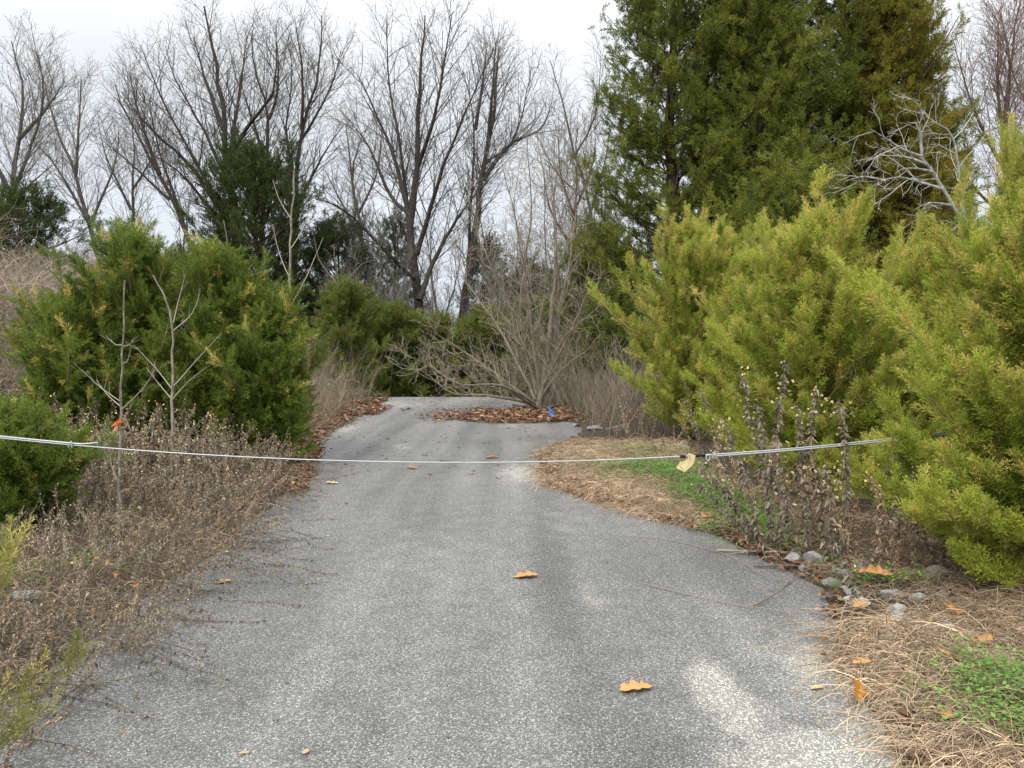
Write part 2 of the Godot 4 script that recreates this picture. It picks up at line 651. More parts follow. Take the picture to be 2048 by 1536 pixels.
func cover_mesh(seed_: int) -> ArrayMesh:
	rng.seed = seed_
	var g := Geo.new()
	for k in 26:
		var p := Vector3(rng.randf_range(-0.09, 0.09), rng.randf_range(0.005, 0.05), rng.randf_range(-0.09, 0.09))
		var az := rng.randf() * TAU
		var d := Vector3(cos(az), rng.randf_range(-0.1, 0.6), sin(az)) * rng.randf_range(0.014, 0.028)
		var c := Color(0.125, 0.235, 0.05) * rng.randf_range(0.6, 1.35)
		g.blade(p, d, d.cross(UP).normalized(), rng.randf_range(0.005, 0.009), c, c * 1.15)
	return g.mesh()


func rock_mesh(s: Vector3, seed_: int, c: Color) -> ArrayMesh:
	# a ball cut by random planes: angular quarry stone
	rng.seed = seed_
	var cuts := []
	for i in 11:
		cuts.append([rv().normalized(), rng.randf_range(0.42, 0.72)])
	var ball := SphereMesh.new()
	ball.radius = 1.0
	ball.height = 2.0
	ball.radial_segments = 18
	ball.rings = 10
	var a := ball.get_mesh_arrays()
	var v: PackedVector3Array = a[Mesh.ARRAY_VERTEX]
	var ix: PackedInt32Array = a[Mesh.ARRAY_INDEX]
	for i in v.size():
		var p := v[i]
		for q in cuts:
			var over: float = p.dot(q[0]) - q[1]
			if over > 0.0:
				p -= q[0] * over * 0.92
		v[i] = p * s
	var g := Geo.new()
	for i in range(0, ix.size(), 3):
		g.tri(v[ix[i]], v[ix[i + 1]], v[ix[i + 2]], c, c, c)
	return g.mesh()


# ---------------------------------------------------------------- the place
func sky() -> Image:
	# an even overcast, brighter overhead, with faint cloud
	var w := 512
	var h := 256
	var im := Image.create(w, h, false, Image.FORMAT_RGBF)
	var f := FastNoiseLite.new()
	f.frequency = 1.6
	f.fractal_octaves = 4
	f.seed = 7
	for y in h:
		var el := (0.5 - (y + 0.5) / h) * PI
		var s := maxf(sin(el), 0.0)
		var low := Vector3(0.40, 0.435, 0.475)
		var c := low.lerp(Vector3(0.435, 0.452, 0.47), sm(0.05, 0.42, s)) + Vector3(1.1, 1.1, 1.08) * sm(0.25, 1.0, s)
		for x in w:
			var az := TAU * x / w
			var d := Vector3(cos(az) * cos(el), sin(el), sin(az) * cos(el))
			var k := 1.0 + 0.1 * f.get_noise_3d(d.x, d.y * 2.2, d.z)
			im.set_pixel(x, y, Color(c.x * k, c.y * k, c.z * k))
	return im


func _ready() -> void:
	# camera
	var cam := Camera3D.new()
	cam.name = "camera"
	cam.position = Vector3(0, 1.6, 0)
	cam.rotation_degrees = Vector3(-2.9, 0, 0)
	cam.fov = 53.1
	cam.near = 0.05
	cam.far = 900.0
	add_child(cam)
	cam.current = true
	# sky and air
	var env := Environment.new()
	env.background_mode = Environment.BG_SKY
	var pano := PanoramaSkyMaterial.new()
	pano.panorama = ImageTexture.create_from_image(sky())
	env.sky = Sky.new()
	env.sky.sky_material = pano
	env.background_energy_multiplier = 1.0
	env.tonemap_mode = Environment.TONE_MAPPER_LINEAR
	env.tonemap_exposure = 2.05
	env.sdfgi_enabled = true
	env.ssao_enabled = true
	env.ssil_enabled = true
	var world := WorldEnvironment.new()
	world.name = "world_environment"
	world.environment = env
	add_child(world)
	var sun := DirectionalLight3D.new()
	sun.name = "sun"
	sun.rotation_degrees = Vector3(-42, -30, 0)
	sun.light_energy = 0.5
	sun.light_angular_distance = 18.0
	sun.light_color = Color(1.0, 0.96, 0.9)
	sun.shadow_enabled = true
	sun.sky_mode = DirectionalLight3D.SKY_MODE_LIGHT_ONLY
	add_child(sun)

	noise.seed = 5
	noise.frequency = 0.01
	noise.fractal_octaves = 4
	rng.seed = 1
	materials()
	shared.fine = spray(20, 7, 0.0125, 0.1, 31)
	shared.fine_b = spray(18, 7, 0.0135, 0.2, 32)
	shared.coarse = spray(15, 5, 0.024, 0.12, 33)
	shared.open = spray(13, 5, 0.014, 0.14, 34)
	build_ground()
	build_far_trees()
	build_big_cedars()
	build_near_cedars()
	build_middle()
	build_saplings()
	build_verges()
	build_cable()
	build_small()


func spaced(marks: Array) -> PackedFloat32Array:
	# [[from, step], ..., [to, 0]]
	var out := PackedFloat32Array()
	for i in marks.size() - 1:
		var x: float = marks[i][0]
		while x < marks[i + 1][0] - 1e-4:
			out.append(x)
			x += marks[i][1]
	out.append(marks[-1][0])
	return out


func sheet(xs: PackedFloat32Array, zs: PackedFloat32Array, height: Callable, tint: Callable) -> ArrayMesh:
	var st := SurfaceTool.new()
	st.begin(Mesh.PRIMITIVE_TRIANGLES)
	for z in zs:
		for x in xs:
			var p: Vector3 = height.call(x, z)
			st.set_color(tint.call(p))
			st.add_vertex(p)
	var w := xs.size()
	for j in zs.size() - 1:
		for i in w - 1:
			var a := j * w + i
			for k in [a, a + w, a + 1, a + 1, a + w, a + w + 1]:
				st.add_index(k)
	st.generate_normals()
	return st.commit()


func blob(p: Vector3, x: float, d: float, sx: float, sd: float) -> float:
	var a := (p.x - x) / sx
	var b := (-p.z - d) / sd
	return exp(-(a * a + b * b))


func build_ground() -> void:
	var xs := spaced([[-300, 60], [-60, 8], [-12, 0.5], [-5.2, 0.1], [-1.6, 0.3], [0, 0.1], [2.6, 0.25], [10, 2], [60, 60], [300, 0]])
	var zs := PackedFloat32Array()
	for d in spaced([[-40, 8], [-8, 1], [2, 0.12], [14, 0.3], [28, 1], [60, 8], [140, 40], [500, 0]]):
		zs.append(-d)
	var soil := func(x: float, z: float) -> Vector3:
		var d := -z
		var inside := minf(x - edge_l(d), edge_r(d) - x)
		var h := gy(x, z)
		if absf(inside) < 0.6 or inside > 0.0:
			h = lerpf(h + 0.012, lane(d) - 0.06, sm(-0.02, 0.12, inside))
		return Vector3(x, h, z)
	var tint := func(p: Vector3) -> Color:
		var k := 0.5 + 0.5 * noise.get_noise_2d(p.x * 20.0, p.z * 20.0)
		return Color(0.12, 0.095, 0.07).lerp(Color(0.22, 0.18, 0.135), k)
	part("ground", sheet(xs, zs, soil, tint), M.soil, self, "structure").set_meta("label", "brown leaf-strewn soil on both sides of the lane")
	# the lane
	var us := spaced([[0, 0.0125], [1, 0]])
	var ds := spaced([[-5, 0.5], [2.4, 0.05], [8, 0.1], [16, 0.2], [30, 1], [36, 0]])
	var rz := PackedFloat32Array()
	for d in ds:
		rz.append(-d)
	var top := func(u: float, z: float) -> Vector3:
		var d := -z
		var x := lerpf(edge_l(d) - 0.03, edge_r(d) + 0.03, u)
		return Vector3(x, lane(d) + 0.004 * noise.get_noise_2d(x * 60.0, z * 60.0), z)
	var wear := func(p: Vector3) -> Color:
		var d := -p.z
		var n1 := noise.get_noise_2d(p.x * 70.0, p.z * 22.0)
		var n2 := noise.get_noise_2d(p.x * 380.0 + 50.0, p.z * 380.0)
		var n3 := noise.get_noise_2d(p.x * 150.0, p.z * 6.0 + 300.0)
		var v := 0.545 * (1.0 + 0.22 * n1 + 0.16 * n2 + 0.3 * n3)
		var pale := 0.0
		pale = maxf(pale, 1.25 * blob(p, 1.3, 2.65, 0.62, 0.62))
		pale = maxf(pale, 1.15 * blob(p, 0.96, 3.4, 0.15, 0.45))
		pale = maxf(pale, 0.8 * blob(p, 1.55, 3.7, 0.32, 0.55))
		pale = maxf(pale, 0.5 * blob(p, 1.75, 4.3, 0.25, 0.35))
		pale = maxf(pale, 0.5 * blob(p, 0.52, 4.9, 0.13, 0.75))
		pale = maxf(pale, 0.42 * blob(p, 0.42, 6.6, 0.22, 1.6))
		pale = maxf(pale, 0.3 * blob(p, -0.55, 6.5, 0.3, 3.5))
		pale = maxf(pale, 0.85 * blob(p, 0.15, 9.6, 0.4, 0.9))
		pale = maxf(pale, 0.6 * blob(p, -0.05, 15.2, 0.35, 0.8))
		pale = maxf(pale, 0.55 * blob(p, -1.75, 12.0, 0.3, 0.6))
		pale = maxf(pale, 0.5 * blob(p, -2.7, 8.0, 0.3, 1.2))
		pale = maxf(pale, 0.7 * blob(p, -3.2, 14.5, 0.4, 1.2))
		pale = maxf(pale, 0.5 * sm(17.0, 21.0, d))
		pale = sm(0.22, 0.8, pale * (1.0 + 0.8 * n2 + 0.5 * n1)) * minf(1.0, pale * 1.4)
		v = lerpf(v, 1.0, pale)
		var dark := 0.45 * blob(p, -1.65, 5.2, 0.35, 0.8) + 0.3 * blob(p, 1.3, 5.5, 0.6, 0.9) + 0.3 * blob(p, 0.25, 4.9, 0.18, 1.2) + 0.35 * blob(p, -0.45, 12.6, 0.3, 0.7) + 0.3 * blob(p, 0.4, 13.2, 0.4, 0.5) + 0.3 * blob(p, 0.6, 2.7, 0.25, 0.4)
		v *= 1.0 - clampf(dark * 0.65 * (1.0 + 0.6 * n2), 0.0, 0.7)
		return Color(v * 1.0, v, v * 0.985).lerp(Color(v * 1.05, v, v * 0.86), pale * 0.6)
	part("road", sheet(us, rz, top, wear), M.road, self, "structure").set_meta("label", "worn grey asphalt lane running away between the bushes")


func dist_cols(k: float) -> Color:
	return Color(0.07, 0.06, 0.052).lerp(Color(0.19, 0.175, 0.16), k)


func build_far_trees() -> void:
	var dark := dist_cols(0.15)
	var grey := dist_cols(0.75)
	rng.seed = 101
	bare_tree("bare_tree", "tall dark bare tree forking into three stems, above the lane's far end", "", [Vector3(-3.86, 3.05, -32), Vector3(-4.09, 5.11, -32), Vector3(-4.17, 6.34, -32), Vector3(-3.89, 8.79, -32), Vector3(-3.81, 11.6, -32), Vector3(-3.54, 15, -32)],
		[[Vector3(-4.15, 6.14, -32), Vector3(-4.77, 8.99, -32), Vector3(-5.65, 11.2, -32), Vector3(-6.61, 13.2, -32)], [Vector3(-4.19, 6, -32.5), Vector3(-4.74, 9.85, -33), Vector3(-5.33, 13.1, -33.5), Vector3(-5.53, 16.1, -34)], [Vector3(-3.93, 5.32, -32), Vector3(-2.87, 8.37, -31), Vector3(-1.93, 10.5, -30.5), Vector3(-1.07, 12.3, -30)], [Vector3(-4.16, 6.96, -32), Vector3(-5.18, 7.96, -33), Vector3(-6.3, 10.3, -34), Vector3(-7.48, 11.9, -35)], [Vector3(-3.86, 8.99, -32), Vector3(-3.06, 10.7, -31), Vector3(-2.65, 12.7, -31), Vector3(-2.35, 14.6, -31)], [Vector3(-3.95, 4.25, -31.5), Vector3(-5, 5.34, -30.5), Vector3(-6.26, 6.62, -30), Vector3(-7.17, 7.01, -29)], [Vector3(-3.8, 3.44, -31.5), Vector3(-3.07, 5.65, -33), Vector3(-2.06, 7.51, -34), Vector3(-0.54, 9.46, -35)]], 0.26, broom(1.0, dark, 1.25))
	rng.seed = 102
	bare_tree("bare_tree", "bare tree with slim twin trunks leaning right of the tall forked tree", "", [Vector3(-2.31, 2.77, -36), Vector3(-1.84, 5.55, -36), Vector3(-1.44, 9, -36), Vector3(-0.899, 12, -36), Vector3(-0.551, 15.3, -36)],
		[[Vector3(-1.74, 6.54, -36.5), Vector3(-1.33, 10.1, -37), Vector3(-0.285, 10.8, -37), Vector3(0.497, 12.6, -37), Vector3(0.897, 14.8, -37)], [Vector3(-1.13, 10.8, -36), Vector3(-0.872, 13.2, -35), Vector3(-0.713, 15.4, -35)], [Vector3(-2.17, 3.49, -36.4), Vector3(-1.95, 7.79, -37), Vector3(-1.75, 12, -37), Vector3(-2.27, 14.1, -37)], [Vector3(-1.37, 9.23, -36), Vector3(-0.0949, 11.1, -37), Vector3(1.36, 12.1, -38), Vector3(2.02, 13.8, -39)], [Vector3(-1.75, 11.8, -37), Vector3(-1.47, 13.4, -37), Vector3(-1.16, 15.7, -37)]], 0.28, broom(1.0, dist_cols(0.3), 1.3))
	rng.seed = 103
	bare_tree("bare_tree", "broad bare tree whose boughs fan out left over the dark rounded cedar", "", [Vector3(-11.1, 2.67, -33), Vector3(-11.5, 5.65, -33), Vector3(-11.8, 7.12, -33), Vector3(-12.1, 9.43, -33), Vector3(-12.3, 12.1, -33), Vector3(-12.9, 15.8, -33)],
		[[Vector3(-11.6, 6.28, -33), Vector3(-13.6, 9.45, -34), Vector3(-15, 12.1, -34.5), Vector3(-16, 14.5, -35)], [Vector3(-11.6, 6.07, -33), Vector3(-13.1, 8.79, -32), Vector3(-14.4, 10.2, -31), Vector3(-15.6, 11.7, -31)], [Vector3(-12, 9.01, -33), Vector3(-11.7, 11.7, -33), Vector3(-11.3, 14.8, -33)], [Vector3(-12.2, 10.7, -33), Vector3(-13.5, 13.3, -34), Vector3(-14.1, 15.2, -34)], [Vector3(-11.8, 7.75, -33), Vector3(-13.6, 10.8, -35), Vector3(-15.5, 13.8, -36), Vector3(-15.9, 15.3, -36)], [Vector3(-12.1, 9.22, -33), Vector3(-10.7, 10.6, -32), Vector3(-9.54, 11.7, -31.5), Vector3(-9.17, 13.4, -31)], [Vector3(-11.4, 5.65, -33), Vector3(-12.4, 7.16, -32), Vector3(-13.4, 8.56, -31), Vector3(-14.6, 9.35, -31)]], 0.29, broom(1.0, dark, 1.25))
	rng.seed = 104
	bare_tree("bare_tree", "slim bare tree rising right of the dark rounded cedar, crown at frame top", "", [Vector3(-10.5, 2.8, -37), Vector3(-10.3, 8.03, -37), Vector3(-10, 11.6, -37), Vector3(-9.07, 14.8, -37), Vector3(-8.92, 17.1, -37)],
		[[Vector3(-10.2, 8.97, -37), Vector3(-10.8, 11.8, -37), Vector3(-10.6, 14.6, -37), Vector3(-10.9, 16.4, -37)], [Vector3(-10, 11.3, -37), Vector3(-8.61, 13.4, -37), Vector3(-7.88, 15.3, -37)], [Vector3(-9.96, 11.8, -37), Vector3(-9.78, 14.3, -37), Vector3(-9.98, 16.7, -37)], [Vector3(-10.3, 8.03, -37), Vector3(-9.37, 10.6, -38), Vector3(-8.38, 12.1, -38)]], 0.22, broom(0.95, dist_cols(0.35), 1.3))
	rng.seed = 105
	bare_tree("bare_tree", "bare tree with a dark upright fork directly behind the rounded cedar", "", [Vector3(-11.8, 2.77, -36), Vector3(-11.5, 7.86, -36), Vector3(-11.2, 12, -36), Vector3(-11.7, 14, -36), Vector3(-12, 15.8, -36)],
		[[Vector3(-11.2, 12, -36), Vector3(-10.7, 13.3, -36), Vector3(-10.6, 16, -36)], [Vector3(-11.4, 10.1, -36), Vector3(-12.1, 12.2, -36), Vector3(-12.7, 14, -36)]], 0.2, broom(0.9, dark, 1.2))
	rng.seed = 106
	bare_tree("bare_tree", "bare tree leaning steeply left, between the left cedar's tip and the rounded cedar", "", [Vector3(-13.8, 4.46, -34), Vector3(-14.5, 7.07, -34), Vector3(-15.4, 9.02, -34), Vector3(-16.7, 11.4, -34), Vector3(-17.2, 12.9, -34)],
		[[Vector3(-15, 7.94, -34), Vector3(-16.5, 9.45, -34), Vector3(-17.5, 10.3, -34)], [Vector3(-15.4, 9.02, -34), Vector3(-16, 11.4, -34), Vector3(-16.2, 13.1, -34)], [Vector3(-14.4, 7.07, -34), Vector3(-15.6, 10.3, -35), Vector3(-15.8, 12.6, -35)]], 0.2, broom(0.8, dist_cols(0.4), 1.2))
	rng.seed = 107
	bare_tree("bare_tree", "thin grey bare tree leaning left behind the left cedar's tip", "", [Vector3(-20.1, 4.31, -38), Vector3(-20.7, 7.48, -38), Vector3(-21.4, 10.1, -38), Vector3(-22.4, 12.7, -38), Vector3(-22.9, 15.2, -38)],
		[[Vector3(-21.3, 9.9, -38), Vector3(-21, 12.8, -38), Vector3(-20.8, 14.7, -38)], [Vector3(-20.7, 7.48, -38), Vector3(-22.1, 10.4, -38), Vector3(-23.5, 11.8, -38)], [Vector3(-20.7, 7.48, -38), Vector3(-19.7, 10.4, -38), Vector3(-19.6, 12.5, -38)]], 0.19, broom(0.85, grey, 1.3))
	rng.seed = 108
	bare_tree("bare_tree", "pale bare tree with a wide crown at the far left edge", "", [Vector3(-20.3, 4.12, -30), Vector3(-19.4, 7.2, -30), Vector3(-19, 9.48, -30), Vector3(-18.8, 11.4, -30), Vector3(-19.1, 13.2, -30)],
		[[Vector3(-19.5, 7, -30), Vector3(-18.4, 9.1, -30), Vector3(-17.7, 11, -30), Vector3(-17.8, 12.7, -30)], [Vector3(-19.4, 7.58, -30), Vector3(-20.3, 10, -30), Vector3(-20.3, 12.9, -30)], [Vector3(-19, 9.48, -30), Vector3(-17.9, 10.6, -30), Vector3(-17.1, 11.7, -30)], [Vector3(-19.3, 6.08, -29), Vector3(-17.4, 7.36, -28), Vector3(-16.3, 8.24, -28)]], 0.2, broom(0.85, grey, 1.4))
	rng.seed = 109
	bare_tree("bare_tree", "pale thin bare tree just left of the big cedars, its crown bending left", "", [Vector3(3.33, 2.96, -30), Vector3(3.02, 6.62, -30), Vector3(2.33, 9.29, -30), Vector3(1.84, 11.2, -30), Vector3(1.45, 12.5, -30)],
		[[Vector3(2.43, 8.91, -30), Vector3(3.19, 10.4, -30), Vector3(3.37, 12.5, -30)], [Vector3(3.02, 6.62, -30), Vector3(3.68, 9.1, -30), Vector3(3.76, 11, -30)], [Vector3(2.82, 7.2, -30), Vector3(1.66, 8.34, -30), Vector3(0.981, 9.67, -30)]], 0.13, broom(0.7, grey, 0.9))
	rng.seed = 110
	bare_tree("bare_tree", "straight reddish-grey bare tree with upswept twigs beside the big cedars' left edge", "", [Vector3(2.38, 2.67, -33), Vector3(2.68, 6.07, -33), Vector3(2.71, 9.22, -33), Vector3(2.79, 10.9, -33)],
		[[Vector3(2.68, 6.91, -33), Vector3(2.04, 9.01, -33), Vector3(1.99, 10.9, -33)], [Vector3(2.68, 7.33, -33), Vector3(3.41, 9.22, -33), Vector3(3.51, 11.1, -33)], [Vector3(2.64, 5.65, -33), Vector3(1.62, 7.33, -33), Vector3(1.29, 9.22, -33)]], 0.15, broom(0.7, Color(0.17, 0.12, 0.09), 1.3))
	rng.seed = 111
	bare_tree("bare_tree", "pinkish fine-twigged bare tree at the right edge behind the near cedar", "", [Vector3(16.5, 2.41, -25), Vector3(16, 5.94, -25), Vector3(15.8, 8.17, -25), Vector3(15.9, 10.2, -25), Vector3(16.1, 12.5, -25)],
		[[Vector3(15.9, 7.06, -25), Vector3(15, 8.8, -25), Vector3(14.5, 10.2, -25), Vector3(14.2, 11.3, -25)], [Vector3(15.8, 7.85, -25), Vector3(15.4, 9.74, -25), Vector3(15.2, 11.6, -25)], [Vector3(16, 6.26, -25), Vector3(16.8, 8.17, -25), Vector3(17, 10.2, -25)], [Vector3(16.1, 5.47, -25), Vector3(14.7, 6.9, -25), Vector3(14.1, 8.01, -25)], [Vector3(15.8, 8.48, -25), Vector3(16, 10.7, -25), Vector3(15.7, 12.4, -25)]], 0.16, broom(0.75, Color(0.2, 0.145, 0.12), 1.7))
	rng.seed = 112
	bare_tree("bare_tree", "second pinkish bare tree, farther right and mostly outside the frame", "", [Vector3(20.6, 2.51, -28), Vector3(20.1, 6.47, -28), Vector3(19.5, 9.31, -28), Vector3(19, 12.1, -28), Vector3(19, 14.9, -28)],
		[[Vector3(19.7, 8.6, -28), Vector3(18.4, 10.7, -28), Vector3(17.9, 12.8, -28)], [Vector3(19.5, 9.31, -28), Vector3(20.1, 11.8, -28), Vector3(20.2, 13.9, -28)]], 0.16, broom(0.8, Color(0.2, 0.15, 0.125), 1.4))
	rng.seed = 113
	bare_tree("bare_tree", "grey bare tree standing behind the gap between rounded cedar and forked tree", "", [Vector3(-8.25, 3.03, -44), Vector3(-8.36, 6.43, -44), Vector3(-8.76, 8.96, -44), Vector3(-9.15, 11.8, -44), Vector3(-9.41, 14, -44)],
		[[Vector3(-8.76, 8.96, -44), Vector3(-7.75, 10.9, -44), Vector3(-7.31, 12.9, -44)], [Vector3(-8.58, 7.56, -44), Vector3(-9.74, 9.81, -44), Vector3(-10.6, 11.5, -44)], [Vector3(-8.84, 9.25, -44), Vector3(-9.01, 11.8, -44), Vector3(-8.14, 14, -44)]], 0.22, broom(0.9, grey, 1.1))
	rng.seed = 114
	bare_tree("bare_tree", "thin grey bare tree straight up behind the leaning tree's foot", "", [Vector3(-21.1, 4.05, -42), Vector3(-20.6, 7.83, -42), Vector3(-20.4, 11.3, -42), Vector3(-20.5, 14, -42)],
		[[Vector3(-20.6, 8.9, -42), Vector3(-21.7, 11.6, -42), Vector3(-22, 13.4, -42)], [Vector3(-20.5, 9.97, -42), Vector3(-19.2, 12.4, -42), Vector3(-18.9, 14, -42)]], 0.19, broom(0.9, dist_cols(0.55), 1.2))
	# the thin trees farther back: three grown, the rest copies of them
	var far := []
	for k in 3:
		rng.seed = 130 + k
		var x := -14.0 + 9.0 * k
		var b := Vector3(x, -2.2, -50)
		var o := broom(0.85, dist_cols(0.7), 0.8)
		o.rmin = 0.009
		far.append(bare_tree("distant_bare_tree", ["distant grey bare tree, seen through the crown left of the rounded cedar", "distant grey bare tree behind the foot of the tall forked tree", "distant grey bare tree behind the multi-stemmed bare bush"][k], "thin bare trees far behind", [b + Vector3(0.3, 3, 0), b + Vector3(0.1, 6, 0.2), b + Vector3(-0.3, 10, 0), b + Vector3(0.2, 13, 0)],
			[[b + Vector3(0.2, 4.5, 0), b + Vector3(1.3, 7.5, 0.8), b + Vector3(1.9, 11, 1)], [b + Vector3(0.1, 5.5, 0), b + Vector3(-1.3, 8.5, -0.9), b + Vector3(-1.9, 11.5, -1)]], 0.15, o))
	var spots := [[-30, 46, "far left behind the brown vine mound"], [-25.5, 52, "left of the leaning trees, far back"], [-20.5, 47, "behind the fan of leaning trees"], [-11, 56, "between the rounded cedar's trunks"], [-7.6, 48, "just left of the tall forked tree"], [-2.2, 47, "just right of the tall forked tree"], [0.6, 58, "behind the twin-trunked tree"], [6.4, 50, "behind the big cedars' left edge"], [8.8, 46, "seen through the big cedars' left trunks"], [31, 45, "at the far right behind the pinkish tree"], [35, 54, "outermost right, behind the near cedar"]]
	for i in spots.size():
		var s: Array = spots[i]
		var src: Node3D = far[i % 3]
		var c: Node3D = src.duplicate()
		c.name = numbered("distant_bare_tree")
		add_child(c)
		c.position = ground(s[0], -s[1]) - Vector3(0, 0.1, 0)
		c.rotation.y = i * 1.9
		c.scale = Vector3.ONE * (0.8 + 0.12 * (i % 4))
		tag(c, "distant grey bare tree " + s[2], "tree", "thin bare trees far behind")
	# the wood beyond, one mass
	rng.seed = 140
	var g := Geo.new()
	for l in far[0].get_children():
		var a: Array = l.mesh.surface_get_arrays(0)
		var off := g.v.size()
		g.v.append_array(a[Mesh.ARRAY_VERTEX]); g.n.append_array(a[Mesh.ARRAY_NORMAL]); g.c.append_array(a[Mesh.ARRAY_COLOR])
		for q in a[Mesh.ARRAY_INDEX]:
			g.ix.append(q + off)
	var xs := []
	var cs := PackedColorArray()
	for i in 110:
		var d := rng.randf_range(62, 120)
		var x := rng.randf_range(-0.95, 0.95) * d
		xs.append(Transform3D(Basis(UP, rng.randf() * TAU).scaled(Vector3.ONE * rng.randf_range(0.55, 0.95)), ground(x, -d)))
		cs.append(Color.WHITE * rng.randf_range(0.9, 1.4))
	var mid := []
	var mc := PackedColorArray()
	for i in 210:
		var d := rng.randf_range(29, 52)
		var x := rng.randf_range(-0.62, 0.16) * d
		mid.append(Transform3D(Basis(UP, rng.randf() * TAU).scaled(Vector3(1, rng.randf_range(0.8, 1.2), 1) * rng.randf_range(0.28, 0.46)), ground(x, -d)))
		mc.append(Color.WHITE * rng.randf_range(0.7, 1.25))
	tag(scatter("tree_thicket", g.mesh(), M.twig, mid, mc, self), "grey-brown tangle of thin young trees between the tall bare trees", "thicket", "", "stuff")
	tag(scatter("far_woods", g.mesh(), M.twig, xs, cs, self), "far-off grey bare wood closing the view behind the trees", "woods", "", "stuff")


func build_big_cedars() -> void:
	var cols := [Color(0.085, 0.12, 0.024), Color(0.235, 0.265, 0.048)]
	var deep := [Color(0.04, 0.062, 0.02), Color(0.08, 0.11, 0.032)]
	var bronze := [Color(0.16, 0.18, 0.03), Color(0.3, 0.24, 0.045)]
	var big := {"R": 3.0, "nb": 270, "s": 0.48, "dens": 14.0, "lumpy": 0.6, "mesh": "coarse", "t0": 0.06, "tw": 0.25, "pw": 0.5, "foot": 0.7, "el0": 0.05, "el1": 0.8, "from": 0.3, "low": 0.85, "stray": 0.02, "puff": 0.5, "fan": 0.8, "rise": 0.25, "shoots": 6}
	var rows := [
		["tall green cedar with an open crown, leftmost of the big clump", 4.5, 21.5, 15.5, 2.9, cols],
		["tall green cedar with two dark trunks, second from left in the big clump", 7.0, 23.0, 16.5, 3.0, cols],
		["tallest cedar, mid-green, in the middle of the big clump", 9.3, 22.0, 16.5, 3.0, cols],
		["green cedar filling the front of the big clump, before the two dark trunks", 6.3, 20.2, 12.5, 2.4, cols],
		["bronze-tinged cedar on the right shoulder of the big clump", 10.3, 21.0, 11.6, 2.4, bronze],
		["dark green cedar low at the right end of the big clump", 11.6, 22.0, 8.4, 1.9, cols],
	]
	for r in rows:
		var o := big.duplicate()
		o.H = r[3]; o.R = r[4]; o.cols = r[5]
		cedar("big_cedar", r[0], "big cedars in a clump on the right", ground(r[1], -r[2]), o)
	var b2 := big.duplicate()
	b2.merge({"H": 5.6, "R": 2.2, "nb": 110, "cols": cols, "tw": 0.4}, true)
	cedar("big_cedar", "shorter green cedar in front of the big clump's foot, behind the near cedars", "", ground(6.4, -18.0), b2)
	b2 = b2.duplicate()
	b2.merge({"H": 5.0, "R": 1.7, "nb": 90}, true)
	cedar("big_cedar", "grey-green cedar behind the bare bush, left of the big clump", "", ground(2.6, -23.5), b2)
	# the dark ones behind on the left
	var far := {"nb": 150, "s": 0.6, "dens": 8.0, "mesh": "coarse", "cols": deep, "t0": 0.2, "tw": 0.5, "pw": 0.5, "foot": 0.6, "el0": 0.0, "el1": 0.9, "from": 0.45, "puff": 0.55, "rise": 0.2, "shoots": 3}
	for r in [
		["large dark rounded cedar behind the left cedars, trunks showing through", -9.9, 30.0, 9.6, 3.2, 190],
		["dark cedar crowded against the right side of the rounded cedar", -7.0, 31.0, 7.2, 2.0, 110],
		["dark thin cedar left of the tall forked tree's trunk", -5.4, 36.0, 9.2, 1.6, 80],
		["dark cedar at the far left edge behind the vine mound", -17.2, 27.0, 7.0, 2.4, 110],
		["small dark cedar between the far left cedar and the left cedars", -12.6, 30.0, 5.6, 2.0, 90],
		["brownish dark cedar behind the twin-trunked tree", -1.2, 40.0, 8.6, 1.8, 90],
		["dark green cedar behind the multi-stemmed bare bush", 0.9, 34.0, 6.4, 2.2, 100],
	]:
		var o := far.duplicate()
		o.H = r[3]; o.R = r[4]; o.nb = r[5]
		cedar("dark_cedar", r[0], "dark cedars behind the lane's end", ground(r[1], -r[2]), o)
	# young ones that close the lane's end
	var mid := {"nb": 140, "s": 0.42, "dens": 14.0, "mesh": "coarse", "cols": [Color(0.1, 0.15, 0.035), Color(0.21, 0.26, 0.06)], "t0": 0.0, "tw": 0.3, "pw": 0.5, "foot": 1.0, "el0": -0.25, "el1": 1.1, "tip": Color(0.2, 0.17, 0.05), "tips": 0.25}
	for r in [
		["olive young cedar left of the lane's far end", -5.3, 24.3, 3.5, 1.4],
		["green young cedar at the lane's far end, second from left", -4.1, 26.4, 3.0, 1.6],
		["dark green young cedar squarely behind the lane's far end", -2.6, 26.8, 2.7, 1.6],
		["green young cedar at the lane's far end, beside the bare bush", -1.0, 27.0, 3.0, 1.6],
		["green young cedar seen through the bare bush", 0.9, 26.5, 3.2, 1.4],
		["green young cedar between bare bush and right cedar", 2.6, 20.5, 3.0, 1.2],
	]:
		var o := mid.duplicate()
		o.H = r[3]; o.R = r[4]
		cedar("young_cedar", r[0], "young cedars closing the lane's end", ground(r[1], -r[2]), o)


